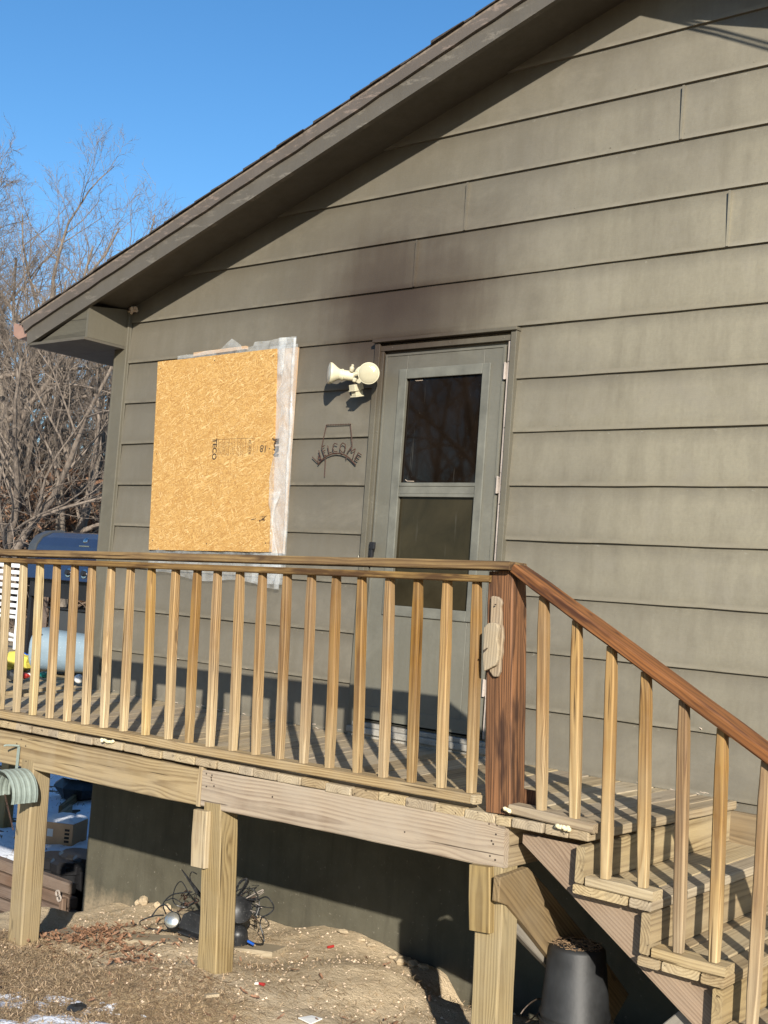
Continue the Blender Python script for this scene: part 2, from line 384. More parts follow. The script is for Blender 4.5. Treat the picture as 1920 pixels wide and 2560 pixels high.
M['silver'] = plain('silver_reflector', (.72, .70, .62), .25, metal=.85, var=.1)

def pane_mat(name, c, refl):
    t = NT(name); oc = coords(t)
    n1 = t.noise(t.scale(oc, (3, 3, 2)), 1.5, 5, .65, .6); n2 = t.noise(t.scale(oc, (45, 45, 3)), 1.0, 3); n3 = t.noise(oc, 160, 2)
    cc = t.mix(t.ramp(n1, [(.35, 0), (.75, 1)]), c, tuple(v * 2.1 for v in c))
    cc = t.mix(t.math('MULTIPLY', t.ramp(n2, [(.66, 0), (.74, 1)]), .25), cc, (.09, .085, .07))
    cc = t.mix(t.ramp(n3, [(.76, 0), (.8, .5)]), cc, (.3, .3, .27))
    return t.fin(cc, t.math('ADD', .015, t.math('MULTIPLY', n1, refl)), spec=.34)
M['glass_up'] = pane_mat('sooty_glass_upper', (.0050, .0032, .0020), .03)
M['glass_lo'] = pane_mat('sooty_glass_lower', (.016, .013, .007), .30)

def osb_mat():
    t = NT('strand_board'); oc = coords(t)
    wrp = t.vadd(t.vadd(t.noise(oc, 16, 2, .6, out=1), (.5, .5, .5), 'SUBTRACT'), (.035, 0, .035), 'MULTIPLY')
    oc2 = t.vadd(oc, wrp); base = None; edge = None
    for k, (sc1, sc2, an) in enumerate(((20, 110, .15), (28, 175, -.5), (24, 150, .8), (12, 70, -1.05), (30, 190, 1.5), (34, 180, -.15), (17, 120, .45))):
        off = t.vadd(oc2, (k * 3.7, 0, k * 1.9))
        vr = t.n('VectorRotate', rotation_type='Y_AXIS'); t.l(off, vr.inputs['Vector']); vr.inputs['Angle'].default_value = an
        mp = t.scale(vr.outputs[0], (sc1, 1, sc2))
        vo = t.n('TexVoronoi'); vo.inputs['Scale'].default_value = 1; t.l(mp, vo.inputs['Vector'])
        sx = t.n('SeparateColor'); t.l(vo.outputs['Color'], sx.inputs[0])
        # a flake only where its cell drew a high number: later layers lie on top
        on = t.math('MULTIPLY', t.math('GREATER_THAN', sx.outputs[1], .58 if k else -1), t.math('LESS_THAN', vo.outputs['Distance'], .55 if k else 9))
        e_ = t.ramp(vo.outputs['Distance'], [(.33, 0), (.52, 1)])
        mr = t.n('Mix', data_type='FLOAT'); t.l(on, mr.inputs[0]); t.put(mr.inputs[2], base if base is not None else 0.5); t.l(sx.outputs[0], mr.inputs[3]); base = mr.outputs[0]
        me_ = t.n('Mix', data_type='FLOAT'); t.l(on, me_.inputs[0]); t.put(me_.inputs[2], edge if edge is not None else 0.0); t.l(e_, me_.inputs[3]); edge = me_.outputs[0]
    c = t.ramp(base, [(.0, (.33, .18, .055)), (.35, (.43, .255, .083)), (.75, (.475, .295, .105)), (1.0, (.56, .39, .175))])
    c = t.mix(t.math('MULTIPLY', edge, .38), c, (.24, .11, .03))
    big = t.noise(oc, 3, 3)
    c = t.mix(t.ramp(big, [(.4, 0), (.75, .3)]), c, (.42, .235, .07))
    h = t.math('SUBTRACT', t.math('MULTIPLY', base, .6), edge)
    return t.fin(c, .6, t.bump(h, .5, .0018), spec=.3)
M['osb'] = osb_mat()
M['ply'] = plain('pinkish_plywood', (.50, .345, .215), .7, var=.12, scale=5)

def film_mat(lo=.12, hi=.38, nm='clear_plastic_film'):
    t = NT(nm); oc = coords(t)
    n = t.noise(oc, 9, 4, .7, .8)
    tr = t.n('BsdfTransparent'); mx = t.n('MixShader')
    t.p.inputs['Base Color'].default_value = (.62, .64, .64, 1); t.p.inputs['Roughness'].default_value = .18
    t.p.inputs['Specular IOR Level'].default_value = .8
    t.l(t.ramp(n, [(.35, lo), (.75, hi)]), mx.inputs[0]); t.l(tr.outputs[0], mx.inputs[1]); t.l(t.p.outputs[0], mx.inputs[2])
    t.l(mx.outputs[0], t.out.inputs[0])
    return t.m
M['film'] = film_mat()
M['film2'] = film_mat(.14, .48, 'folded_plastic_film')

def ground_mat():
    t = NT('yard_soil'); oc = coords(t)
    sp = t.n('SeparateXYZ'); t.l(oc, sp.inputs[0])
    n1 = t.noise(oc, 2.2, 6, .65); n2 = t.noise(oc, 22, 6, .7); n3 = t.noise(oc, 130, 4, .7)
    dirt = t.mix(t.ramp(n2, [(.3, 0), (.7, 1)]), (.43, .335, .215), (.58, .465, .315))
    dirt = t.mix(t.ramp(n3, [(.55, 0), (.75, .7)]), dirt, (.58, .49, .35))
    straw = t.mix(t.ramp(n3, [(.3, 0), (.7, 1)]), (.24, .17, .095), (.42, .31, .18))
    nb = t.math('ADD', t.math('MULTIPLY', t.math('ADD', sp.outputs[1], 1.45), -1.2), t.math('MULTIPLY', t.math('SUBTRACT', n1, .5), 2.2))
    c = t.mix(t.ramp(nb, [(.0, 0), (.6, 1)]), dirt, straw)
    # leaf litter away from the house
    dx = t.math('ABSOLUTE', t.math('SUBTRACT', sp.outputs[0], 2.5)); 
    far = t.ramp(t.math('DIVIDE', t.math('MAXIMUM', dx, t.math('ABSOLUTE', sp.outputs[1])), 10), [(.3, 0), (.6, 1)])
    n4 = t.noise(oc, 9, 5, .7)
    lit = t.mix(t.ramp(n4, [(.3, 0), (.7, 1)]), (.075, .048, .032), (.19, .125, .082))
    c = t.mix(far, c, lit)
    h = t.math('ADD', t.math('MULTIPLY', n2, 1.2), t.math('MULTIPLY', n3, .5))
    return t.fin(c, .95, t.bump(h, .9, .02), spec=.1)
M['ground'] = ground_mat()
t = NT('old_snow'); oc = coords(t); n1 = t.noise(oc, 14, 5, .65); n2 = t.noise(oc, 60, 3)
M['snow'] = t.fin(t.mix(t.ramp(n1, [(.55, 0), (.8, .5)]), (.74, .77, .82), (.42, .40, .37)), .6, t.bump(n1, .6, .03), spec=.3)
def bark(name, a, b):
    t = NT(name); oc = coords(t); n1 = t.noise(t.scale(oc, (9, 9, 2.4)), 1.4, 4, .7); n2 = t.noise(oc, 1.3, 3)
    c = t.mix(t.ramp(n1, [(.35, 0), (.65, 1)]), a, b)
    c = t.mix(t.ramp(n2, [(.4, 0), (.8, .4)]), c, tuple(v * 1.35 for v in b))
    return t.fin(c, .9, t.bump(n1, .8, .02), spec=.15)
M['bark'] = bark('grey_bark', (.055, .044, .035), (.20, .168, .135))
M['twig'] = bark('twig_bark', (.08, .064, .052), (.225, .185, .15))
M['twig2'] = bark('brown_twigs', (.07, .05, .038), (.165, .12, .088))
M['oakleaf'] = plain('dry_oak_leaf', (.27, .145, .082), .7, var=.55, scale=35)
M['oakleaf2'] = plain('pale_dry_leaf', (.40, .27, .17), .7, var=.4, scale=3)
M['straw'] = plain('dry_grass', (.42, .30, .165), .8, var=.45, scale=40)
M['straw3'] = plain('pale_straw', (.68, .54, .33), .8, var=.3, scale=40)
M['straw2'] = plain('dark_dry_grass', (.24, .155, .085), .85, var=.5, scale=40)
M['stone'] = plain('pale_gravel', (.66, .57, .41), .85, var=.3, scale=3)

# ------------------------------------------------------------------ ground
CP = [(1.33, -1.36, -1.15), (2.76, -1.36, -.945), (4.2, -1.36, -.95), (.13, 0, -1.49), (.5, 0, -1.36), (.85, 0, -1.27), (1.2, 0, -1.21), (1.8, 0, -1.155), (2.4, 0, -1.08), (2.96, 0, -1.12),
      (3.3, 0, -1.3), (4.5, -.4, -1.15), (4.4, -.8, -.98), (0.3, -.5, -1.36), (1.6, -.7, -1.175), (2.2, -.7, -1.09), (3.1, -.7, -.99), (3.6, -.7, -1.05), (-.05, -1.1, -1.45), (.6, -1.3, -1.3), (-.6, -.5, -1.75),
      (-.35, .5, -1.9), (-.1, .7, -1.9), (-.8, .9, -1.9), (.4, 1.2, -1.9), (-.1, .25, -1.75), (-2, .6, -1.88), (-1.2, .2, -1.85), (-1.3, -.3, -1.78), (-3, 2, -1.85), (-3, -2, -1.7), (-.5, -2.6, -1.35), (1.4, -2.4, -1.12), (3, -2.5, -.97), (5, -3, -.92), (6.6, -5.2, -.86), (8, -2, -.92), (5.5, -1, -.93), (6, 1, -1), (-5, 5, -1.85), (-8, 8, -1.85),
      (-6, -4, -1.75), (0, -6, -1.3), (12, -8, -.9), (8.6, 3, -1.1), (10, 9, -1.3), (2, 10, -1.8), (-10, 2, -1.85)]
def ground_z(x, y):
    sw = sz = 0
    for (a, b, z) in CP:
        d2 = (x - a) ** 2 + (y - b) ** 2 + .01
        w = 1 / d2 ** 1.7; sw += w; sz += w * z
    z = sz / sw
    d = math.hypot(x - 6.6, y + 5.2)
    z += .05 * (mnoise.noise(Vector((x * 1.3, y * 1.3, 0)))) * min(1, d / 12) + .022 * mnoise.noise(Vector((x * 4, y * 4, 3))) + .009 * mnoise.noise(Vector((x * 14, y * 14, 5)))
    # wooded slope beyond the yard
    a = max(0, (-x * .82 + y * .57) - 17)
    if a > 0: z += .105 * a + 1.2 * mnoise.noise(Vector((x * .03, y * .03, 9))) * min(1, a / 20)
    return z
def axis(lo, hi, fine_lo, fine_hi, st, grow=1.22):
    v = []; x = fine_lo
    while x < fine_hi: v.append(x); x += st
    s = st
    while x < hi: v.append(x); s *= grow; x += s
    v.append(hi); s = st; x = fine_lo - st; lowv = []
    while x > lo: lowv.append(x); s *= grow; x -= s
    lowv.append(lo)
    return lowv[::-1] + v
def sheet(name, xs, ys, fz, mat, keep=None):
    vs = [(x, y, fz(x, y)) for y in ys for x in xs]; nx = len(xs)
    fs = [(j * nx + i, j * nx + i + 1, (j + 1) * nx + i + 1, (j + 1) * nx + i) for j in range(len(ys) - 1) for i in range(nx - 1)]
    if keep: fs = [f for f in fs if keep([vs[k] for k in f])]
    me = bpy.data.meshes.new(name); me.from_pydata(vs, [], fs); me.update(); me.materials.append(mat)
    me.polygons.foreach_set('use_smooth', [True] * len(me.polygons))
    o = bpy.data.objects.new(name, me); return link(o)
g = sheet('ground', axis(-170, 120, -1.6, 5.2, .045), axis(-120, 170, -3.1, .9, .045), ground_z, M['ground'])
tag(g, kind='structure')
def snow_z(x, y):
    m = mnoise.noise(Vector((x * .9, y * 1.1, 2))) + .6 * mnoise.noise(Vector((x * 3.1, y * 3.1, 7))) + .35 * mnoise.noise(Vector((x * 9, y * 9, 1)))
    a = -x * .82 + y * .57
    edge = min(1, max(-1, (a - 1.1) * 1.2)) * .75
    if a > 11: edge -= min(1.6, (a - 11) * .28)
    return ground_z(x, y) - .012 + .055 * max(-.6, min(.55, (m + edge)))
sn = sheet('snow', axis(-45, 0, -7.5, -.3, .07, 1.15), axis(-3, 45, .1, 8, .07, 1.15), snow_z, M['snow'])
tag(sn, kind='structure')
def snow2_z(x, y):
    m = mnoise.noise(Vector((x * 3.5, y * 7, 12))) + .5 * mnoise.noise(Vector((x * 8, y * 14, 17))) + .4 * mnoise.noise(Vector((x * 25, y * 25, 1)))
    edge = max(-1, min(1, (-1.80 - y - .12 * (x - 2.0)) * 3)) * .5 - .02
    return ground_z(x, y) - .008 + .045 * max(-.6, min(.4, m * .8 + edge))
import functools
sn2 = sheet('snow_patch', [i * .02 + .6 for i in range(135)], [-3.0 + i * .02 for i in range(62)], snow2_z, M['snow'])
tag(sn2, kind='structure')

# ------------------------------------------------------------------ house
EXP = .28
def zc(k): return (2.041 - k + 5.95) * .28          # bottom edge of siding course k
RIDGE = 4.23
house = thing('house', 'olive grey lap sided gable house with smoke stained storm door', 'house', (0, 0, 0))
def clip(poly, a, b, c):
    """keep a*x+b*z<=c"""
    out = []
    for i in range(len(poly)):
        p, q = poly[i], poly[(i + 1) % len(poly)]
        fp, fq = a * p[0] + b * p[1] - c, a * q[0] + b * q[1] - c
        if fp <= 0: out.append(p)
        if (fp < 0 < fq) or (fq < 0 < fp):
            u = fp / (fp - fq); out.append((p[0] + (q[0] - p[0]) * u, p[1] + (q[1] - p[1]) * u))
    return out
def siding(x0, x1, zb, zt, lip=.0185, ztop=.004):
    poly = [(x0, zb), (x1, zb), (x1, zt), (x0, zt)]
    poly = clip(poly, -.338, 1, 2.60); poly = clip(poly, .338, 1, 2.60 + .676 * RIDGE)
    if len(poly) < 3: return
    ar = sum(poly[i][0] * poly[(i + 1) % len(poly)][1] - poly[(i + 1) % len(poly)][0] * poly[i][1] for i in range(len(poly))) / 2
    if ar < 1e-4: return
    if ar > .985 * (x1 - x0) * (zt - zb) and x1 - x0 > .15:
        mb = MB(); nx = max(2, int((x1 - x0) / .09)); rows = (0, .03, .25, .5, .75, 1.0); vs = []
        for v in rows:
            for i in range(nx + 1):
                x = x0 + (x1 - x0) * i / nx; w_ = mnoise.noise(Vector((x * 1.3, zb * 5, 3))) * .0055 + mnoise.noise(Vector((x * 5, zb * 9, 6))) * .0015
                bow = .0035 * math.sin(v * math.pi) * mnoise.noise(Vector((x * .9, zb * 3, 8))) + .0009 * mnoise.noise(Vector((x * 8, (zb + v) * 8, 2)))
                vs.append((x, -(lip + (ztop - lip) * v) - (w_ + .002) * (1 - v) - bow + (.003 if v == 0 else 0), zb + (zt - zb) * v + (.0022 * mnoise.noise(Vector((x * 4, zb * 7, 1))) if v < .1 else 0)))
        k = nx + 1; fs = [(j * k + i, j * k + i + 1, (j + 1) * k + i + 1, (j + 1) * k + i) for j in range(len(rows) - 1) for i in range(nx)]
        b0 = len(vs); vs += [(v_[0], 0.0, v_[2]) for v_ in vs[:k]]; fs += [(b0 + i, b0 + i + 1, i + 1, i) for i in range(nx)]
        fs += [(0, k, 2 * k, 3 * k, 4 * k, 5 * k, b0), (nx, b0 + nx, 5 * k + nx, 4 * k + nx, 3 * k + nx, 2 * k + nx, k + nx)]
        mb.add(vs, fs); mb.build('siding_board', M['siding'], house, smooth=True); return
    mb = MB(); n = len(poly)
    fy = lambda z: -(lip + (ztop - lip) * (z - zb) / (zt - zb))
    # thick bottom edge, rounded
    vs = [(x, fy(z), z) for x, z in poly] + [(x, 0.0, z) for x, z in poly]
    mb.add(vs, [tuple(range(n)), tuple(range(2 * n - 1, n - 1, -1))] + [(i, n + i, n + (i + 1) % n, (i + 1) % n) for i in range(n)])
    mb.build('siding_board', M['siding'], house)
joints = {-3: [4.135], -1: [2.566, 4.399], -2: [2.89], 3: [5.1], 6: [5.6]}
DL, DR = 2.334, 3.285
for k in range(-8, 10):
    zb = zc(k); zt = zb + EXP - .0005
    segs = [(.118, 8.2)]
    if zt > 0 and k >= 0 and zb < 2.22 and zb > -.1: segs = [(.118, DL), (DR, 8.2)]
    for (a, b) in segs:
        cuts = [a] + [j for j in joints.get(k, []) if a < j < b] + [b]
        for i in range(len(cuts) - 1):
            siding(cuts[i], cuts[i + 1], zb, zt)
            if i:
                s = MB(); s.box((cuts[i] - .0055, -.0235, zb + .002), (cuts[i] + .006, -.004, zt - .012)); s.build('joint_cover', M['siding'], house)
# nail heads near joints and seams
mb = MB()
for k in range(-6, 8):
    for i in range(14):
        x = RND.uniform(3.5, 6); z = zc(k) + RND.uniform(.02, .04)
        if RND.random() < .35 and z < 2.5 + .33 * x: mb.lathe((x, -.0175, z), (0, -1, 0), [(0, .0035), (.0015, .003)], 6)
o = mb.build('nail_heads', M['siding'], house); o['kind'] = 'stuff'
# sheathing, side wall, foundation
mb = MB()
mb.prism([(0.02, .001, -.30), (8.28, .001, -.30), (8.44, .001, -.30), (8.44, .001, 2.60), (RIDGE, .001, 2.60 + .338 * RIDGE - .01), (.02, .001, 2.60)], (0, .06, 0))
mb.box((.0, .06, -.30), (.06, 8, 2.6)); mb.box((8.22, .06, -.30), (8.28, 8, 2.6)); mb.box((0, 7.94, -.3), (8.28, 8, 2.6))
mb.build('wall_sheathing', M['siding'], house)
mb = MB()
for k in range(0, 10):
    zb = zc(k)
    mb.prism([(0, .1, zb), (-.017, .1, zb), (-.004, .1, zb + EXP), (0, .1, zb + EXP)], (0, 7.9, 0))
mb.build('side_siding', M['siding'], house)
mb = MB(); mb.box((.085, .022, -2.3), (8.2, .2, -.285)); mb.box((.085, .2, -2.3), (.25, 7.9, -.285))
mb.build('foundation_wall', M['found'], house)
# corner boards
mb = MB(); mb.box((-.0, -.038, -.30), (.112, -.002, 2.60)); mb.build('corner_board', M['trim'], house, bevel=.004)
mb = MB(); mb.box((-.022, -.0355, -.30), (-.0005, .10, 2.333)); mb.build('corner_board', M['trim'], house, bevel=.004)
mb = MB(); mb.tube([(.110, -.014, z * .1 - .28) for z in range(0, 29)], .006, 5); mb.build('caulk_bead', M['trim'], house)
# rake
def slope_piece(name, a0, a1, x0, y0, y1, mat, end_dx=.03, xr=RIDGE, both=True, rough=0):
    for sgn in ((1, -1) if both else (1,)):
        f = lambda x: x if sgn == 1 else 2 * RIDGE - x
        n = 40 if rough else 1; pts_top = []; pts_bot = []
        r = random.Random(3)
        for i in range(n + 1):
            x = x0 + (xr - x0) * i / n
            pts_bot.append((f(x + (end_dx if i == 0 else 0)), y0, a0 + .338 * x + rough * r.uniform(-1, 1)))
            pts_top.append((f(x), y0, a1 + .338 * x))
        mb = MB(); P = pts_bot + pts_top[::-1]
        mb.prism(P if sgn == 1 else P[::-1], (0, y1 - y0, 0)); mb.build(name, mat, house)
slope_piece('rake_board', 2.532, 2.645, -.575, -.382, -.352, M['barge'])
slope_piece('shingle_moulding', 2.632, 2.698, -.60, -.402, -.3825, M['mould'], rough=.0035)
slope_piece('roof_deck', 2.685, 2.714, -.615, -.399, 8.3, M['moss'], end_dx=0)
slope_piece('soffit_panel', 2.590, 2.606, .06, -.352, .0, M['soffit'], end_dx=0)
slope_piece('roof_framing', 2.607, 2.684, -.50, -.35, 8.2, M['soffit'], end_dx=0)
# bare weathered patch and shingle courses along the rake
nx = 36; dx = (RIDGE + .64) / nx
for sgn in (1, -1):
    for i in range(nx):
        x0 = -.64 + i * dx; x1 = x0 + dx * 1.5
        if x1 > RIDGE: x1 = RIDGE
        f = lambda x: x if sgn == 1 else 2 * RIDGE - x
        jy = RND.uniform(-.008, .006); th = RND.uniform(.009, .017)
        P = [(f(x0), -.412 + jy, 2.7145 + .338 * x0), (f(x1), -.412 + jy, 2.7145 + .338 * x1), (f(x1), -.412 + jy, 2.719 + .338 * x1), (f(x0), -.412 + jy, 2.715 + th + .338 * x0)]
        mb = MB(); mb.prism(P if sgn == 1 else P[::-1], (0, 8.6, 0)); mb.build('shingle_course', M['shingle'], house)
# eave return box, eave soffit, fascia, gutter
mb = MB(); mb.prism([(-.44, -.354, 2.354), (.088, -.354, 2.352), (.088, -.354, 2.555)], (0, .02, 0)); mb.build('eave_return_face', wood('painted_rough_wood', (.10, .092, .068), (.03, .027, .02), grey=(.075, .068, .05), greyness=.5, period=.008, late=1.0), house)
mb = MB(); mb.prism([(.07, -.357, 2.353), (.07, -.036, 2.353), (.07, -.036, 2.61), (.07, -.357, 2.562)], (.021, 0, 0)); mb.build('eave_return_side', M['trim'], house)
mb = MB(); mb.box((-.53, -.378, 2.334), (.092, -.037, 2.3515)); mb.box((-.53, -.036, 2.334), (-.024, 8.2, 2.3515)); mb.build('eave_soffit', M['soffit'], house)
mb = MB(); mb.box((-.565, -.352, 2.335), (-.532, 8.25, 2.50)); mb.build('eave_fascia', M['barge'], house)
mb = MB(); ga = [(-.567, -.375, 2.492), (-.574, -.375, 2.400), (-.66, -.375, 2.388), (-.725, -.375, 2.42), (-.738, -.375, 2.502), (-.726, -.375, 2.508), (-.716, -.375, 2.426), (-.657, -.375, 2.398), (-.584, -.375, 2.410), (-.574, -.375, 2.492)]
mb.prism(ga, (0, 8.5, 0)); mb.prism([(-.567, -.377, 2.492), (-.574, -.377, 2.400), (-.66, -.377, 2.388), (-.725, -.377, 2.42), (-.738, -.377, 2.502)], (0, -.003, 0))
mb.build('gutter', M['gutter'], house)
mb = MB()
for i in range(12): mb.tube([(.13 + RND.uniform(-.03, .06), -.03 - RND.uniform(0, .03), 2.60 + RND.uniform(-.02, .02)), (.15 + RND.uniform(-.03, .06), -.05, 2.60 + RND.uniform(-.02, .02))], RND.uniform(.004, .011), 6)
mb.build('wasp_nest', M['caulk'], house, smooth=True)
# door surround and storm door
TP = 2.222
mb = MB(); mb.box((DL, -.040, -.0), (DL + .036, .0, TP)); mb.box((DL + .036, -.026, .0), (DL + .058, .0, TP - .03)); mb.build('door_casing', M['trim'], house, bevel=.002)
mb = MB(); mb.box((DR - .034, -.040, .0), (DR, .0, TP)); mb.build('door_casing', M['trim'], house, bevel=.002)
mb = MB(); mb.box((DL - .01, -.056, TP - .012), (DR + .006, .0, TP + .006)); mb.build('drip_cap', M['trim'], house, bevel=.002)
mb = MB(); mb.box((DL + .036, -.030, TP - .060), (DR - .034, -.001, TP - .030)); mb.build('head_casing', M['trim'], house, bevel=.002)
mb = MB(); mb.box((3.232, -.030, .09), (3.2505, -.002, TP - .064)); mb.build('bare_jamb_strip', M['jamb'], house, bevel=.002)
mb = MB(); mb.box((2.36, .03, .02), (3.27, .06, 2.2)); mb.build('inner_backing', M['black'], house)
mb = MB(); mb.box((2.35, -.068, .018), (3.28, .0, .052)); mb.box((2.37, -.045, .052), (3.262, .0, .078)); mb.build('threshold', M['sill'], house, bevel=.005)
mb = MB(); mb.box((2.35, -.05, -.03), (3.28, -.001, .018)); mb.build('sill_riser', M['sill'], house, bevel=.004)
door = MB()
x0, x1, z0, z1 = 2.404, 3.212, .086, 2.143
gx0, gx1, gz0, gz1 = 2.566, 3.082, .73, 1.998
yf, yb = -.020, .012
def frame(mb, X0, X1, Z0, Z1, a0, a1, b0, b1, yf, yb):
    mb.box((X0, yf, Z0), (a0, yb, Z1)); mb.box((a1, yf, Z0), (X1, yb, Z1)); mb.box((a0, yf, b1), (a1, yb, Z1)); mb.box((a0, yf, Z0), (a1, yb, b0))
frame(door, x0, x1, z0, z1, gx0, gx1, gz0, gz1, yf, yb)
storm = door.build('storm_door', M['doorpaint'], house, bevel=.003)
mb = MB(); frame(mb, x0 + .001, x1 - .001, z0 + .001, z1 - .001, x0 + .014, x1 - .014, z0 + .014, z1 - .014, -.0245, -.0195); mb.build('door_edge_strip', M['doorpaint'], storm, bevel=.001)
mb = MB(); frame(mb, 2.515, 3.128, .678, 2.05, gx0 + .004, gx1 - .004, gz0 + .004, gz1 - .004, -.031, -.0195); mb.build('glazing_bead', M['doortrim'], storm, bevel=.0035)
mb = MB(); mb.box((2.57, -.029, 1.392), (3.078, -.006, 1.412)); mb.box((2.57, -.025, 1.352), (3.078, -.006, 1.3915)); mb.box((2.57, -.028, 1.334), (3.078, -.004, 1.3515)); mb.build('meeting_rail', M['doortrim'], storm, bevel=.002)
mb = MB(); mb.box((2.571, -.010, 1.4125), (3.077, -.004, 1.993)); mb.build('glass_pane', M['glass_up'], storm)
mb = MB(); mb.box((2.571, -.006, .735), (3.077, -.001, 1.3335)); mb.build('glass_pane', M['glass_lo'], storm)
mb = MB(); mb.box((2.41, -.0245, .088), (3.206, -.0205, .17)); mb.build('door_sweep', M['doorpaint'], storm, bevel=.001)
mb = MB(); mb.box((2.405, -.05, .995), (2.424, -.0205, 1.075)); mb.box((2.418, -.062, 1.035), (2.452, -.046, 1.075)); mb.box((2.421, -.058, .95), (2.436, -.044, 1.036)); mb.build('handle', M['black'], storm, bevel=.003)
for z in (2.0, 1.40, .35):
    mb = MB(); mb.box((3.2125, -.030, z - .042), (3.2315, -.018, z + .042)); mb.tube([(3.222, -.034, z - .045), (3.222, -.034, z + .045)], .0065, 8); mb.build('hinge', M['jamb'], storm)
mb = MB()
for z in (.5, .9, 1.3, 1.7, 2.05): mb.lathe((DL + .047, -.026, z), (0, -1, 0), [(0, .005), (.002, .003)], 8); mb.lathe((3.241, -.030, z), (0, -1, 0), [(0, .004), (.002, .003)], 8)
for x in (2.45, 2.85, 3.2): mb.lathe((x, -.030, TP - .043), (0, -1, 0), [(0, .005), (.002, .003)], 8)
mb.build('casing_screws', M['trim'], house)
mb = MB(); mb.tube([(2.62 + .004 * i, -.0112, 1.985 - .0015 * (i % 3)) for i in range(14)], .0014, 4); mb.tube([(2.60, -.0112, 1.43), (2.612, -.0112, 1.422), (2.66, -.0112, 1.421)], .0018, 4); mb.build('old_putty', M['caulk'], storm)
# scraps of old caulk along the wall foot
mb = MB()
for i in range(70):
    x = RND.uniform(.15, 5.2)
    if DL - .05 < x < DR + .05: continue
    z = (.0 if x < 4.5 else -.19) + RND.uniform(.0, .018) + (.28 if RND.random() < .12 else 0)
    p = Vector((x, -.0205, z)); mb.tube([p, p + Vector((RND.uniform(.006, .03), RND.uniform(-.006, 0), RND.uniform(-.006, .006)))], RND.uniform(.001, .0028), 4)
o = mb.build('paint_flakes', M['caulk'], house); o['kind'] = 'stuff'
# service cables at the ridge, off the top of the picture: their shadow falls on the gable
cab = thing('service_cable', 'twin dark service cables leaving the gable peak', 'cable', (4.9, -.2, 4.05))
dS = Vector((.97, -1.0, .54))
for k in range(2):
    P = [(at(1600, 38 + 4 * k, y=0), .44), (at(1700, 58 + 10 * k, y=0), .55), (at(1790, 78 + 14 * k, y=0), .66), (at(1920, 118 + 16 * k, y=0), .95), (at(2100, 180 + 20 * k, y=0), 1.6)]
    mb = MB(); mb.tube([p + dS * t_ for p, t_ in P], .007, 6); mb.build('cable', M['black'], cab)

# ------------------------------------------------------------------ boarded window
def slab(name, TL, TR, BR, BL, y0, y1, mat, parent, n=18, rag=.0012):
    mb = MB(); P = []
    cs = [Vector(TL), Vector(TR), Vector(BR), Vector(BL)]
    for i in range(4):
        a, b = cs[i], cs[(i + 1) % 4]
        for j in range(n): 
            p = a.lerp(b, j / n); P.append((p.x + RND.uniform(-rag, rag), y0, p.y + RND.uniform(-rag, rag)))
    mb.prism(P[::-1], (0, y1 - y0, 0)); return mb.build(name, mat, parent)
osb = thing('strand_board_panel', 'large golden strand board sheet screwed over the window, stamped with black print', 'board', (1.05, -.04, .97))
slab('board_sheet', (.472, 2.219), (1.566, 2.231), (1.652, .990), (.540, .964), -.0535, -.041, M['osb'], osb)
mb = MB()
for (u, v) in ((.03, .04), (.5, .03), (.97, .04), (.03, .5), (.03, .96), (.5, .97), (.97, .96), (.97, .5)):
    x_ = .472 + .068 * (1 - v) + u * 1.10; z_ = .975 + v * 1.245 + u * .018
    mb.lathe((x_, -.0535, z_), (0, -1, 0), [(0, .0045), (.0012, .004)], 8)
mb.build('screw_heads', M['nail'], osb)
def text_mesh(s, size, centre, rot, mat, parent, y, name='printed_text', bold=0.0, sx=1.0):
    cu = bpy.data.curves.new('txt', 'FONT'); cu.body = s; cu.size = size; cu.align_x = 'CENTER'; cu.align_y = 'CENTER'; cu.offset = bold
    tmp = bpy.data.objects.new('txt', cu); col.objects.link(tmp)
    dg = bpy.context.evaluated_depsgraph_get(); me = bpy.data.meshes.new_from_object(tmp.evaluated_get(dg))
    bpy.data.objects.remove(tmp); bpy.data.curves.remove(cu)
    c, s_ = math.cos(rot), math.sin(rot)
    for v in me.vertices:
        X, Z = v.co.x * sx, v.co.y
        v.co = Vector((centre[0] + X * c - Z * s_, y, centre[1] + X * s_ + Z * c))
    me.materials.clear(); me.materials.append(mat); me.name = name
    o = bpy.data.objects.new(name, me); return link(o, parent)
ys = -.0537
def pz(px, py): p = at(px, py, y=-.054); return (p.x, p.z)
R90 = -math.pi / 2
text_mesh('TECO', .052, pz(536, 1123), R90 + .05, M['ink'], osb, ys - .0004, bold=.0016)
text_mesh('HUBER', .030, pz(624, 1118), R90 + .05, M['inkpale'], osb, ys - .0004)
text_mesh('18', .062, pz(659, 1121), math.pi - .08, M['inkpale'], osb, ys - .0004, bold=.001)
text_mesh('JUN', .062, pz(690, 1118), R90 + .05, M['ink'], osb, ys - .0004, bold=.0012)
mb = MB()
def stroke(a, b, w=.0016):
    a = Vector((a[0], ys - .0006, a[1])); b = Vector((b[0], ys - .0006, b[1])); d = (b - a).normalized(); q = Vector((-d.z, 0, d.x)) * w / 2
    mb.add([a - q, b - q, b + q, a + q], [(0, 1, 2, 3)])
stroke(pz(532, 1099), pz(636, 1095)); stroke(pz(636, 1095), pz(632, 1139)); stroke(pz(532, 1099), pz(529, 1110))
for (px, w) in ((547, .003), (557, .0012), (566, .0012), (574, .0018), (595, .002), (603, .0022), (615, .0018)):
    stroke(pz(px, 1099 - (px - 532) * .04), pz(px - 3, 1140), w)
oc_ = pz(624, 1118)
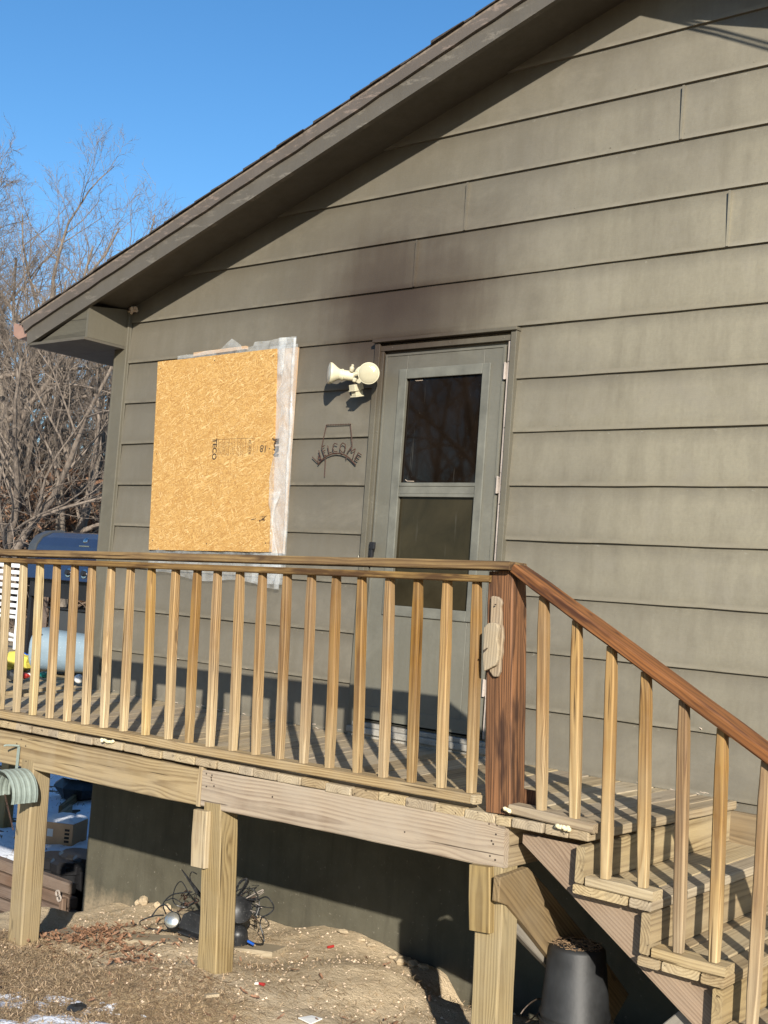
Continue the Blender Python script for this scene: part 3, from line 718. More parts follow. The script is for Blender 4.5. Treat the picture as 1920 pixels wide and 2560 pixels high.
for i in range(28):
    w0, w1 = 2 * math.pi * i / 28, 2 * math.pi * (i + 1) / 28
    stroke((oc_[0] + .019 * math.cos(w0), oc_[1] + .040 * math.sin(w0)), (oc_[0] + .019 * math.cos(w1), oc_[1] + .040 * math.sin(w1)), .0013)
for px in (551, 554, 560, 563, 569, 572, 579, 583, 587, 599, 607, 610):
    y = 1104
    while y < 1136:
        L = RND.uniform(1.5, 6); stroke(pz(px - (y - 1100) * .08, y), pz(px - (y + L - 1100) * .08, y + L), RND.uniform(.0014, .0034)); y += L + RND.uniform(.8, 2)
stroke(pz(644, 1113), pz(643, 1132)); stroke(pz(650, 1105), pz(668, 1104)); stroke(pz(683, 1096), pz(700, 1096)); stroke(pz(682, 1121), pz(681, 1136)); stroke(pz(681, 1136), pz(700, 1137))
mb.build('printed_lines', M['ink'], osb)
mb = MB()
for (a, b, w) in (((628, 1300), (640, 1296), .006), ((648, 1303), (664, 1292), .011), ((650, 1293), (668, 1290), .004), ((655, 1300), (662, 1300), .012)):
    p = Vector((*pz(*a),)); q = Vector((*pz(*b),))
    for i in range(4):
        s = p.lerp(q, i / 4); e = s + (q - p) * .22; stroke((s.x, s.y + RND.uniform(-.004, .004)), (e.x, e.y + RND.uniform(-.004, .004)), w * RND.uniform(.4, 1))
mb.build('dark_scorch_flake', M['ink'], osb)
back = thing('backing_panel', 'pinkish plywood strip behind the clear plastic, right of the strand board', 'board', (1.4, -.03, 1.0))
slab('plywood_sheet', (.70, 2.215), (1.722, 2.232), (1.735, .985), (.60, .97), -.040, -.0185, M['ply'], back)
mb = MB(); mb.prism([(.80, -.038, 2.236), (1.28, -.038, 2.252), (1.28, -.038, 2.272), (.80, -.038, 2.262)], (0, .03, 0))
o = mb.build('window_head_strip', M['ply']); tag(o, 'bare pinkish wood strip above the strand board window', 'wood strip')
film = thing('plastic_sheet', 'crumpled clear plastic sheet hanging round the boarded window', 'plastic sheet', (1.1, -.03, .8))
def crumple(u, v, s): 
    return s * (1.1 * abs(mnoise.noise(Vector((u * 5, v * 5, 1)))) + .45 * abs(mnoise.noise(Vector((u * 14 + v * 9, v * 11, 5)))) + .08 * mnoise.noise(Vector((u * 45, v * 45, 8))))
def film_grid(name, fn, nu, nv):
    mb = MB(); vs = [fn(i / nu, j / nv) for j in range(nv + 1) for i in range(nu + 1)]
    mb.add(vs, [(j * (nu + 1) + i, j * (nu + 1) + i + 1, (j + 1) * (nu + 1) + i + 1, (j + 1) * (nu + 1) + i) for j in range(nv) for i in range(nu)])
    return mb.build(name, M['film'], film, smooth=True)
def right_strip(u, v):
    z = .775 + v * (2.292 - .775)
    xl = 1.60 + .035 * math.sin(v * 9 + 1) + .012 * mnoise.noise(Vector((v * 6, 0, 2))) + .075 * (1 - v)
    if .72 < v < .82: xl -= .05 * math.sin((v - .72) / .1 * math.pi)
    if v > .93: xl = 1.595
    xr = 1.728 + .052 * (1 - v) + .006 * math.sin(v * 15)
    if v < .12: xr = xr - .03 * (1 - v / .12)
    return (xl + (xr - xl) * u, -.058 - crumple(u * .25, v * 1.5, .020), z)
film_grid('side_flap', right_strip, 26, 110)
def hem(u, v):
    z = .98 + v * 1.30; x_ = 1.722 + .050 * (1 - v) + .004 * math.sin(v * 13); a_ = u * math.pi
    return (x_ - .010 * math.cos(a_) * (1 + .5 * mnoise.noise(Vector((v * 9, 0, 1)))), -.062 - .010 * math.sin(a_) - crumple(u * .2, v * 2 + 1, .006), z)
o = film_grid('folded_hem', hem, 6, 90); o.data.materials[0] = M['film2']
def fold(u, v):
    z = 2.06 + v * .225; x_ = 1.60 + .075 * u + .03 * (1 - v) * (.5 - u); return (x_, -.078 - .008 * math.sin(u * math.pi) - crumple(u * .3, v * .5 + 4, .010), z)
o = film_grid('corner_fold', fold, 8, 16); o.data.materials[0] = M['film2']
def low_fold(u, v):
    z = .80 + v * .55; w_ = .05 + .03 * math.sin(v * 7); return (1.655 + w_ * u + .02 * (1 - v), -.082 - .008 * math.sin(u * math.pi) - crumple(u * .3, v * 1.5 + 7, .012), z)
o = film_grid('lower_fold', low_fold, 8, 44); o.data.materials[0] = M['film2']
def back_strip(u, v):
    z = .80 + v * 1.45; return (1.50 + (1.733 - 1.50 + .045 * (1 - v)) * u, -.0415 - crumple(u * .3, v * 1.5 + 3, .004), z)
film_grid('side_layer', back_strip, 14, 60)
def top_strip(u, v):
    x = .655 + u * 1.065; zt = 2.246 + .048 * min(1, max(0, (u - .05) * 1.3)) + (.05 * max(0, 1 - abs(u - .47) / .09)) - (.022 if .56 < u < .66 else 0) + .004 * math.sin(u * 30)
    zb = 2.218 + .012 * u; return (x, -.043 - crumple(u * 1.1, v * .1 + 6, .009), zb + (zt - zb) * v)
film_grid('top_flap', top_strip, 90, 8)
def bot_strip(u, v):
    x = .53 + u * 1.2; zb = .815 - .03 * u + .015 * math.sin(u * 11); return (x, -.036 - crumple(u * 1.2, v * .25 + 9, .028), zb + (.985 - zb) * v)
film_grid('bottom_flap', bot_strip, 90, 14)

# ------------------------------------------------------------------ twin floodlight
fl = thing('floodlight', 'cream twin floodlight with motion sensor on the wall left of the door', 'floodlight', (2.23, -.02, 2.03))
mb = MB(); mb.lathe((2.235, -.016, 2.035), (0, -1, 0), [(0, .052), (.006, .055), (.016, .05), (.02, .03)], 24); mb.build('wall_plate', M['cream'], fl, smooth=True)
c1 = at(820, 932, y=-.185); n1 = Vector((-.60, -.80, .02)).normalized()
mb = MB(); mb.lathe(c1 - n1 * .006, -n1, [(0, .061), (.006, .062), (.012, .0615), (.05, .036), (.062, .031), (.070, .031), (.0715, .034), (.08, .034), (.082, .029), (.135, .0285), (.142, .022)], 32)
mb.build('lamp_shell', M['cream'], fl, smooth=True)
mb = MB(); mb.lathe(c1 - n1 * .005, n1, [(0, .0575), (.004, .052), (.008, .03), (.009, .005)], 32); mb.build('lamp_lens', M['lensgrey'], fl, smooth=True)
c2 = at(921, 933, y=-.165); n2 = Vector((.50, -.85, -.12)).normalized()
mb = MB(); mb.lathe(c2 - n2 * .006, -n2, [(0, .0605), (.006, .062), (.014, .061), (.05, .036), (.062, .031), (.082, .031), (.13, .0285), (.14, .02)], 32)
mb.build('lamp_shell', M['cream'], fl, smooth=True)
mb = MB(); mb.lathe(c2 - n2 * .005, n2, [(0, .0575), (.005, .05), (.010, .03), (.012, .005)], 32); mb.build('lamp_lens', M['lens'], fl, smooth=True)
mb = MB(); j = at(880, 921, y=-.10)
mb.tube([(2.235, -.03, 2.035), (2.24, -.07, 2.035), c1 - n1 * .13], .013, 8); mb.tube([(2.24, -.03, 2.035), (2.26, -.06, 2.05), c2 - n2 * .12], .014, 8)
mb.lathe(j, (.3, -.1, 1), [(-.018, .011), (-.004, .014), (.004, .014), (.012, .008), (.018, .009), (.024, .004)], 10)
mb.lathe(at(886, 950, y=-.10), (0, -.2, -1), [(-.01, .012), (.0, .015), (.012, .009)], 10); mb.build('swivel_joint', M['creamold'], fl, smooth=True)
s0 = at(890, 976, y=-.105)
F = Vector((-.12, -.9, -.25)).normalized(); Rr = Vector((.95, -.12, .0)); Rr = (Rr - F * Rr.dot(F)).normalized(); Uu = Rr.cross(F) * -1
if Uu.z < 0: Uu = -Uu
MS = Matrix.Identity(4)
for i in range(3): MS[i][0] = Rr[i]; MS[i][1] = -F[i]; MS[i][2] = Uu[i]; MS[i][3] = s0[i]
mb = MB(); mb.box((-.026, -.028, .002), (.024, .04, .034)); mb.box((-.028, -.034, -.004), (.027, .02, .003)); mb.box((-.020, -.020, -.030), (.020, .035, -.003)); mb.box((-.026, -.028, -.038), (.027, .036, -.0295))
mb.build('motion_sensor', M['creamold'], fl, M=MS, bevel=.003)

# ------------------------------------------------------------------ welcome sign
ws = thing('welcome_sign', 'small rusty metal WELCOME sign on a chain left of the door', 'sign', (2.11, -.025, 1.55))
YS = -.030
def wp(zx, zy, y=YS): return at(760 + zx / 8.295, 1000 + zy / 8.295, y=y)
arc = [wp(*p) for p in ((288, 1340), (350, 1265), (420, 1200), (500, 1150), (590, 1115), (680, 1102), (770, 1112), (860, 1145), (930, 1195), (1000, 1265), (1070, 1345))]
mb = MB(); mb.tube(arc, .0042, 6); mb.build('arc_bar', M['rust'], ws)
def letter(strokes, name):
    mb = MB()
    for s in strokes: mb.tube([wp(*p) for p in s], .0029, 5)
    o = mb.build('letter', M['rust'], ws); return o
letter([((172, 1180), (290, 1300)), ((290, 1300), (300, 1160)), ((290, 1170), (355, 1235)), ((355, 1235), (305, 1045))], 'W')
letter([((365, 980), (425, 1170)), ((365, 985), (428, 940)), ((395, 1070), (440, 1040)), ((420, 1165), (460, 1140))], 'E')
letter([((492, 945), (518, 1105)), ((518, 1105), (575, 1080))], 'L')
letter([((690, 920), (640, 895), (605, 940), (600, 1010), (625, 1070), (690, 1065))], 'C')
letter([((800, 890), (755, 940), (745, 1020), (785, 1085), (830, 1080), (860, 1000), (855, 920), (800, 890))], 'O')
letter([((885, 1110), (985, 965)), ((985, 965), (985, 1065)), ((985, 1065), (1065, 1010)), ((1065, 1010), (1010, 1200))], 'M')
letter([((1050, 1225), (1130, 1090)), ((1130, 1090), (1190, 1140)), ((1090, 1155), (1145, 1195)), ((1050, 1225), (1110, 1262))], 'E')
def chain(mb, pts, step=.0095, r=.0017):
    pts = [Vector(p) for p in pts]; L = 0; k = 0
    for a, b in zip(pts, pts[1:]):
        n = max(1, int((b - a).length / step)); d = (b - a).normalized(); q = d.cross(Vector((0, 1, 0))).normalized(); w = Vector((0, 1, 0))
        for i in range(n):
            c = a.lerp(b, (i + .5) / n); s = q if k % 2 else w; k += 1
            ring = [c + d * math.cos(t_) * step * .62 + s * math.sin(t_) * step * .32 for t_ in [x * math.pi / 3 for x in range(7)]]
            mb.tube(ring, r, 4, cap=False)
mb = MB(); chain(mb, [wp(370, 960), wp(405, 790), wp(465, 520)]); chain(mb, [wp(465, 520), wp(960, 500)]); chain(mb, [wp(960, 500), wp(985, 760), wp(1000, 960)])
chain(mb, [wp(430, 1190), wp(445, 1240), wp(425, 1590)]); chain(mb, [wp(875, 1150), wp(875, 1230)]); mb.build('chain', M['rust'], ws)
mb = MB()
for p in ((478, 505), (965, 485)): mb.tube([wp(*p, y=-.005), wp(*p, y=-.045)], .0025, 6)
mb.build('nail', M['nail'], ws)
o = MB(); w0 = at(902, 1385, y=-.02)
ring = [w0 + Vector((.006 * math.cos(a * .9), -.012, -.004 * a + .006 * math.sin(a * .9))) for a in range(0, 14)]
o.tube(ring, .0012, 4); o = o.build('wire_coil', M['silver']); tag(o, 'tiny curl of pale wire hooked beside the door handle', 'wire')

# ------------------------------------------------------------------ deck
YF = -1.36
def zf(x): return max(-.10, .0155 * (x - 1) - .042)        # front edge of the deck sags to the left
def zd(x, y): return zf(min(x, 4.6)) * max(0, min(1, -y / 1.36)) * (1 if x > 0 else max(.2, 1 + x * .2))
deck = thing('wooden_deck', 'weathered raised wooden deck along the house wall with posts and beams', 'deck', (2.5, -.7, -.03))
x = -3.95; TH = .036
def skew(x): return -.17 if x < 3.0 else -.17 * max(0, (4.2 - x) / 1.2)
fronts = []
while x < 4.24:
    w = .1415 if RND.random() > .12 else .092
    if x + w > 4.2: w = 4.264 - x
    fronts.append((x, x + w)); x += w
fronts += [(4.267, 4.405), (4.405, 4.505), (4.505, 4.590)]
for (a, b) in fronts:
    yback = -.022 if a > -.15 else 1.42
    sk0, sk1 = (skew(a) * 1.34, skew(b) * 1.34) if a > -.15 else (0, 0)
    if a < .2 and a > -.15: sk0 = 0
    yfr = YF if a > -2.2 else .95
    if yfr > 0: yback = 2.15
    g_ = .0022; yo = RND.uniform(-.006, .004); dz = RND.uniform(-.002, .002)
    za0, zb0 = (zd(a, YF), zd(b, YF)); zt = 0 if yback < 0 else zd(a, yback)
    A = Vector((a + g_, yfr + yo, (za0 if yfr < 0 else 0) + dz)); B = Vector((b - g_, yfr + yo, (zb0 if yfr < 0 else 0) + dz)); C = Vector((b - g_ + sk1, yback, 0 + dz)); D = Vector((a + g_ + sk0, yback, 0 + dz))
    mid0 = (A + B) / 2; mid1 = (C + D) / 2; X = (mid1 - mid0).normalized(); L = (mid1 - mid0).length
    S = Vector((-X.y, X.x, 0)) * -1; U = X.cross(S)
    if U.z < 0: S = -S; U = X.cross(S)
    Mx = Matrix.Identity(4)
    for i in range(3): Mx[i][0] = X[i]; Mx[i][1] = S[i]; Mx[i][2] = U[i]; Mx[i][3] = mid0[i]
    Mi = Mx.inverted(); n = 8; vs = []
    for i in range(n + 1):
        for (p, q) in ((A, D), (B, C)):
            t_ = p.lerp(q, i / n); t_.z = zd(t_.x, t_.y) + dz if a > -.15 else t_.z
            for dzz in (0, -TH):
                w = Mi @ (t_ + Vector((0, 0, dzz))); w.z += RND.uniform(-.0008, .0008); w.y += RND.uniform(-.0006, .0006); vs.append(w)
    fs = []
    for i in range(n):
        k = i * 4; fs += [(k, k + 2, k + 6, k + 4), (k + 1, k + 5, k + 7, k + 3), (k, k + 4, k + 5, k + 1), (k + 2, k + 3, k + 7, k + 6)]
    fs += [(0, 1, 3, 2), (n * 4, n * 4 + 2, n * 4 + 3, n * 4 + 1)]
    me = bpy.data.meshes.new('deck_board'); me.from_pydata(vs, [], fs); me.update(); me.materials.append(M['deck'])
    o = bpy.data.objects.new('deck_board', me); bv = o.modifiers.new('b', 'BEVEL'); bv.width = .005; bv.segments = 2; bv.limit_method = 'ANGLE'
    link(o, deck, Mx)
Z3 = (0, 0, 1); Y3 = (0, 1, 0); X3 = (1, 0, 0)
board('rim_beam', (-2.15, -1.335, -.232), (2.560, -1.335, -.152), .168, .038, Z3, M['beam'], deck, rough=.003)
board('beam_end_block', (2.577, -1.338, -.236), (2.577, -1.338, -.056), .030, .034, X3, M['bleached'], deck)
b2 = board('rim_beam', (2.595, -1.337, -.150), (4.238, -1.337, -.104), .168, .038, Z3, M['beam2'], deck, rough=.0028); b2['label'] = 'paler greyish front beam with nail holes'
mb = MB()
for (px, py) in [(518, 1905), (532, 1908), (516, 1934), (530, 1938), (528, 1944), (529, 1950), (516, 1966), (535, 1965), (1196, 2054), (1223, 2060), (1243, 2063), (1204, 2075), (1240, 2086), (1229, 2102), (1233, 2110), (1225, 2140), (1238, 2150), (1196, 2057), (53, 1848), (64, 1865), (65, 1903), (42, 1859), (681, 1992), (1012, 2080)]:
    mb.lathe(at(px, py, y=-1.3565), (0, -1, 0), [(0, .0042), (.0012, .0038)], 7)
mb.build('nail_heads', M['nail'], deck)
# rim on stair side, joists, ledger
board('side_rim', (4.222, -1.316, -.108), (4.222, -.06, -.10), .165, .036, Z3, M['beam'], deck)
for xj in [-2.1 + .405 * i for i in range(16)]:
    board('joist', (xj, -1.31, -.13 + .5 * zf(xj)), (xj, -.07 if xj > 0 else 1.36, -.12), .14, .038, Z3, M['dull'], deck)
board('rear_rim', (-3.93, .97, -.125), (-2.15, .97, -.125), .17, .038, Z3, M['dull'], deck); board('rear_rim', (-3.93, 2.13, -.125), (-2.15, 2.13, -.125), .17, .038, Z3, M['dull'], deck)
board('ledger', (.05, -.045, -.115), (4.9, -.045, -.115), .15, .036, Z3, M['dull'], deck)
board('rear_rim', (-2.15, 1.40, -.125), (0, 1.40, -.125), .17, .038, Z3, M['dull'], deck)
# support posts
def post(xt, xb, zt, zb, y=-1.30, w=.12, dy=.115, mat='post'):
    A = Vector(((xb), y, zb - .12)); B = Vector(((xt), y, zt)); return board('support_post', A, B, w, dy, X3, M[mat], deck, rough=.0025, bev=.007)
post(1.262, 1.292, -.215, -1.16)
post(2.676, 2.728, -.205, -.96)
post(4.180, 4.208, -.16, -1.0)
post(-2.08, -2.08, -.25, -1.85); post(-.2, -.2, -.25, -1.85, y=1.33); post(-3.8, -3.8, -.25, -1.85, y=1.05); post(-3.8, -3.8, -.25, -1.85, y=2.05)
board('post_cleat', (2.640, -1.368, -.495), (2.628, -1.368, -.243), .095, .034, X3, M['bleached'], deck)
board('post_cleat', (4.172, -1.368, -.425), (4.152, -1.368, -.188), .10, .034, X3, M['post'], deck)
# diagonal brace from the corner post back to the wall
br = MB(); P = [(-1.406, -.294), (-1.405, -.205), (-1.30, -.200), (-1.21, -.195), (-1.05, -.30), (-.55, -.66), (-.3, -.86), (-.45, -.96), (-.80, -.73), (-1.15, -.46), (-1.335, -.318)]
br.prism([(4.232, y, z) for y, z in P], (.030, 0, 0)); br.build('diagonal_brace', M['dull'], deck, bevel=.004, grain=(0, .8, -.62))
board('thin_brace', (4.22, -1.22, -.42), (4.22, -.25, -1.08), .045, .03, Z3, M['grey'], deck)

# ------------------------------------------------------------------ railing along the deck front
rail = thing('deck_railing', 'honey brown deck railing with square balusters and dark corner post', 'railing', (2.4, -1.33, 0))
board('cap_rail', (-2.14, -1.335, .8016), (4.205, -1.335, .938), .135, .035, Y3, M['cap'], rail, rough=.002)
board('top_rail', (-2.14, -1.335, .7685), (4.105, -1.335, .886), .085, .028, Y3, M['cap'], rail)
board('bottom_rail', (-2.14, -1.333, -.0615), (4.082, -1.333, .046), .085, .038, Y3, M['bleached'], rail)
board('rail_end_block', (4.084, -1.348, .046), (4.108, -1.348, .046), .05, .036, Y3, M['bleached'], rail)
BL = [((6.6, 1421), (-10, 1765)), ((47.6, 1421), (28.6, 1779)), ((88.3, 1425), (69.3, 1787)), ((129.6, 1428), (111.5, 1795)), ((174.8, 1430), (154.3, 1803)), ((217.6, 1432), (200.4, 1813)), ((265.2, 1434), (246.2, 1821)), ((313.4, 1434), (294.5, 1830)), ((366.2, 1436), (350.2, 1838)), ((425.5, 1438), (406.9, 1849)), ((479.2, 1440), (458.1, 1858)),
      ((528.6, 1480), (511, 1868)), ((584.6, 1480), (568, 1877)), ((641, 1480), (624.5, 1885)), ((702.5, 1480), (684.5, 1896)), ((762.7, 1480), (744.5, 1905)), ((825.4, 1480), (808.5, 1915)), ((889.3, 1480), (880 - 2, 1927)), ((958.5, 1480), (942.7, 1936)), ((1024.7, 1600), (1013, 1949)), ((1098.2, 1600), (1087, 1961)), ((1172.5, 1600), (1162, 1976))]
def baluster(tx, tz, bx, bz, parent, mat, lab=None, hw=.0225):
    # extend to rail
    o = board('baluster', (bx, -1.335, bz), (tx, -1.335, tz), .039, .038, X3, M[mat], parent, rough=.0013, bev=.0055); 
    if lab: o['label'] = lab
    return o
def rail_under(x): return .791 + (x + .2) * (.872 - .791) / 4.305
for i, (tp, bp) in enumerate([((-38, 1420), (-52, 1757)), ((-84, 1419), (-98, 1748))] + BL):
    A = at(*tp, y=-1.352); Bq = at(*bp, y=-1.352); 
    zb = -.008 + (Bq.x + .2) * .0735 / 4.28
    s = (A.x - Bq.x) / (A.z - Bq.z)
    tz = rail_under(Bq.x); tx = Bq.x + s * (tz - zb)
    mat = 'baluster' if i > 4 else 'bleached'
    baluster(tx + .0195, tz, Bq.x + .0195, zb, rail, mat)
for i in range(12):
    xb = -2.05 + .15 * i
    if xb < .62 - .15 * 0 and xb < .50: baluster(xb - .04, rail_under(xb), xb, -.008 + (xb + .2) * .0735 / 4.28, rail, 'bleached')
board('end_post', (-2.10, -1.30, -.06), (-2.10, -1.30, .80), .09, .09, X3, M['red'], rail)
np_ = board('newel_post', (4.198, -1.305, .012), (4.142, -1.305, .918), .118, .105, X3, M['red'], rail, rough=.002, bev=.006); np_['label'] = 'dark red brown corner post with strong grain'
board('post_shim', (4.262, -1.24, .02), (4.262, -1.24, .10), .02, .09, Y3, M['red'], rail)

# ------------------------------------------------------------------ stairs
st = thing('wooden_stairs', 'weathered wooden stairs descending right from the deck with sloping handrail', 'stairs', (4.9, -.7, -.4))
TR_ = [(-.176, [(4.535, 4.755), (4.757, 4.848)]), (-.360, [(4.80, 4.886), (4.888, 5.026), (5.028, 5.115)]), (-.543, [(5.068, 5.20), (5.202, 5.294), (5.296, 5.385)]), (-.726, [(5.335, 5.47), (5.472, 5.65)]), (-.90, [(5.6, 5.75), (5.752, 5.92)])]
for k, (z, bs) in enumerate(TR_):
    for (a, b) in bs:
        board('tread_board', ((a + b) / 2, -1.362 + RND.uniform(-.004, .004), z - .017), ((a + b) / 2, -.045, z - .017 + .004), b - a - .002, .034, X3, M['deck'], st, rough=.0015)
for (xr, zt, zb) in ((4.561, -.0375, -.174), (4.824, -.2125, -.358), (5.090, -.397, -.541), (5.357, -.58, -.724), (5.62, -.765, -.90)):
    board('riser_board', (xr, -1.358, (zt + zb) / 2), (xr, -.05, (zt + zb) / 2), zt - zb - .003, .038, Z3, M['beam'], st, rough=.0015)
for ys_ in (-1.285, -.72, -.1):
    mb = MB(); top = []; 
    P = [(4.285, -.052), (4.535, -.052), (4.535, -.214), (4.80, -.214), (4.80, -.398), (5.067, -.398), (5.067, -.581), (5.333, -.581), (5.333, -.765), (5.6, -.765), (5.6, -1.0), (5.66, -1.0)]
    # lower edge 0.27 m below the nosings
    P = P + [(4.285, -.087)]
    mb.prism([(x_, ys_ - .018, z_) for x_, z_ in P][::-1], (0, .036, 0))
    mb.build('stringer', M['dull'] if ys_ > -1 else wood('stringer_wood', (.28, .19, .115), (.115, .06, .03), grey=(.24, .185, .125), greyness=.4, period=.012), st, grain=(.82, 0, -.57))
board('handrail', (4.205, -1.328, .931), (5.75, -1.328, .073), .106, .040, Y3, M['hand'], st, rough=.0022, bev=.006)
for (a, b, z) in ((4.252, 4.606, .028), (4.587, 4.846, -.156), (4.853, 5.113, -.341), (5.12, 5.38, -.523)):
    board('shoe_block', (a, -1.325, z + (.012 if a < 4.3 else 0)), (b, -1.325, z), .085, .037, Y3, M['bleached'], st, rough=.002, bev=.005)
SB = [((1344, 1490), (1337, 2010), .049), ((1426, 1550), (1419, 2030), .046), ((1512, 1617), (1497, 2175), -.1375), ((1598, 1677), (1590, 2200), -.1375), ((1693, 1748), (1678, 2357), -.322), ((1788, 1820), (1767, 2385), -.322), ((1897, 1906), (1860, 2540), -.504)]
for i, (tp, bp, zb) in enumerate(SB):
    A = at(*tp, y=-1.352); Bq = at(*bp, y=-1.352); s = (A.x - Bq.x) / (A.z - Bq.z)
    cx = (A.x + Bq.x) / 2 + .02; tz = .931 - (A.x + .02 - 4.205) * .555 - .026; tx = Bq.x + s * (tz - zb)
    baluster(tx + .02, tz, Bq.x + .02, zb, st, 'baluster')
baluster(5.345, .272, 5.35, -.504, st, 'baluster'); baluster(5.50, .186, 5.50, -.70, st, 'baluster')
board('stair_post', (5.72, -1.33, -1.1), (5.72, -1.33, .08), .09, .09, X3, M['red'], st)
board('grey_brace', (4.72, -1.235, -.80), (5.04, -1.235, -.45), .07, .035, Z3, M['grey'], st)

# ------------------------------------------------------------------ bits fixed to the deck
dr = thing('driftwood_block', 'splintered grey driftwood piece with nails on the dark corner post', 'driftwood', (4.15, -1.375, .66))
def dp(zx, zy, y): return at(1180 + zx / 6.505, 1380 + zy / 6.505, y=y)
def outline(pts, y, dy, name, mat, par, bevel=.004):
    mb = MB(); P = [dp(a, b, y) for a, b in pts]; mb.prism(P, (0, dy, 0)); 
    cx = sum(p.x for p in P) / len(P); cz = sum(p.z for p in P) / len(P)
    o = mb.build(name, mat, par, bevel=bevel, grain=(0, 0, 1)); return o
outline([(340, 725), (380, 716), (450, 730), (500, 765), (520, 830), (500, 900), (512, 1000), (510, 1180), (535, 1250), (542, 1400), (525, 1520), (528, 1640), (500, 1760), (490, 1950), (450, 2030), (380, 2030), (320, 1940), (330, 1300), (330, 1100)], -1.362, -.016, 'back_slab', M['drift'], dr)
outline([(300, 1160), (360, 1148), (440, 1155), (480, 1250), (455, 1420), (480, 1600), (460, 1760), (420, 1850), (370, 1870), (320, 1900), (232, 1940), (218, 1700), (228, 1400), (235, 1230)], -1.3795, -.020, 'front_slab', M['drift'], dr)
for (a, b, da, db) in ((270, 1550, -85, 60), (345, 1735, 0, 0), (388, 855, 0, 0)):
    mb = MB(); p = dp(a, b, -1.39); q = dp(a + da, b + db, -1.425) if da else p + Vector((0, -.006, 0)); mb.tube([p, q], .0028, 6); mb.build('nail', M['nail'], dr)
for k, (px, py, sx) in enumerate(((270, 1853, .085), (1408, 2070, .05), (1270, 2024, .018))):
    c = at(px, py, y=-1.37); mb = MB()
    n = 9 if k < 2 else 3
    for i in range(n):
        u = i / (n - 1) - .5; mb.lathe(c + Vector((u * sx, RND.uniform(-.01, .004), RND.uniform(-.003, .006))), (RND.uniform(-1, 1), RND.uniform(-1, 1), 1), [(-.008, .002), (-.005, .007), (0, .010), (.005, .007), (.008, .002)], 8)
    o = mb.build('foam_blob', M['foam'], smooth=True)
    tag(o, ['elongated cream foam blob on the deck edge above the left beam', 'rounded cream foam blob with a dark hole on the stair landing edge', 'tiny cream foam scrap at the foot of the dark corner post'][k], 'foam blob')
# hose hanger
hh = thing('hose_hanger', 'sage green curved metal hose hanger nailed to the left deck beam', 'hose hanger', (1.25, -1.37, -.3))
mb = MB(); a = at(48, 1866, y=-1.362); b = at(40, 1942, y=-1.372)
dirv = (b - a); mb.prism([a + Vector((-.010, 0, 0)), a + Vector((.010, 0, 0)), b + Vector((.010, 0, 0)), b + Vector((-.010, 0, 0))][::-1], (0, -.004, 0)); mb.build('strap', M['galv'], hh)
mb = MB(); h0 = at(48, 1866, y=-1.364); h1 = at(15, 1863, y=-1.43); mb.tube([h0 + Vector((0, 0, .003)), h0 + Vector((-.01, -.03, .006)), h1, h1 + Vector((-.008, -.006, -.004))], .0055, 6); mb.build('hook', M['galv'], hh)
# curved saddle: ribs run front to back
mb = MB(); top = at(22, 1946, y=-1.40); ns, nr = 12, 22; Wd = .17
vs = []; ns = 22; en = at(30, 2014, y=-1.52); hx, hz, hr = en.x - .118, en.z + .035, .122
for i in range(nr + 1):
    v = i / nr; yy = -1.372 - v * .155
    rib = .0028 * (abs(((v * 5) % 1) - .5) * 2 < .35)
    for j in range(ns + 1):
        th = math.radians(-104 + 208 * j / ns)
        vs.append((hx + math.sin(th) * (hr + rib), yy, hz + math.cos(th) * (hr + rib)))
n0 = len(vs); fs = [(i * (ns + 1) + j, i * (ns + 1) + j + 1, (i + 1) * (ns + 1) + j + 1, (i + 1) * (ns + 1) + j) for i in range(nr) for j in range(ns)]
mb.add(vs, fs); o = mb.build('saddle', M['galv'], hh, smooth=False); sm = o.modifiers.new('s', 'SOLIDIFY'); sm.thickness = .002
mb = MB(); chain(mb, [at(12, 1985, y=-1.45), at(20, 2020, y=-1.45), at(33, 2075, y=-1.45)], step=.013, r=.0016); mb.build('hanging_chain', M['rust'], hh)

# ------------------------------------------------------------------ black bucket under the stairs
c = at(1443, 2365, y=-.97); bx, by, bz = c.x, -.97, c.z
bk = thing('bucket', 'upturned dusty black plastic bucket under the stairs', 'bucket', (bx, by, bz - .38))
mb = MB(); mb.lathe((bx, by, bz), (.03, 0, -1), [(-.004, .0), (-.004, .098), (.004, .108), (.012, .111), (.24, .132), (.25, .138), (.257, .138), (.259, .133), (.27, .133), (.271, .140), (.277, .140), (.279, .134), (.315, .136), (.317, .143), (.325, .143), (.325, .13)], 40, cap=False)
mb.build('bucket_body', M['bucket'], bk, smooth=True)
mb = MB(); mb.tube([(bx - .165 + .02 * math.cos(a_) - .01, by - .02 + .14 * math.sin(a_) * .6, bz - .29 + .05 * math.cos(a_ * 1.0)) for a_ in [k * .35 for k in range(-4, 10)]], .003, 5); mb.build('bail_handle', M['nail'], bk)
mb = MB()
for i in range(260):
    a_ = RND.uniform(0, 6.28); r_ = .095 * math.sqrt(RND.random()); p = Vector((bx + r_ * math.cos(a_), by + r_ * math.sin(a_), bz + .007)); q = p + Vector((RND.uniform(-.02, .02), RND.uniform(-.02, .02), RND.uniform(0, .006))); mb.tube([p, q], .0011, 3)
o = mb.build('dry_debris', M['straw2'], bk); o['kind'] = 'stuff'

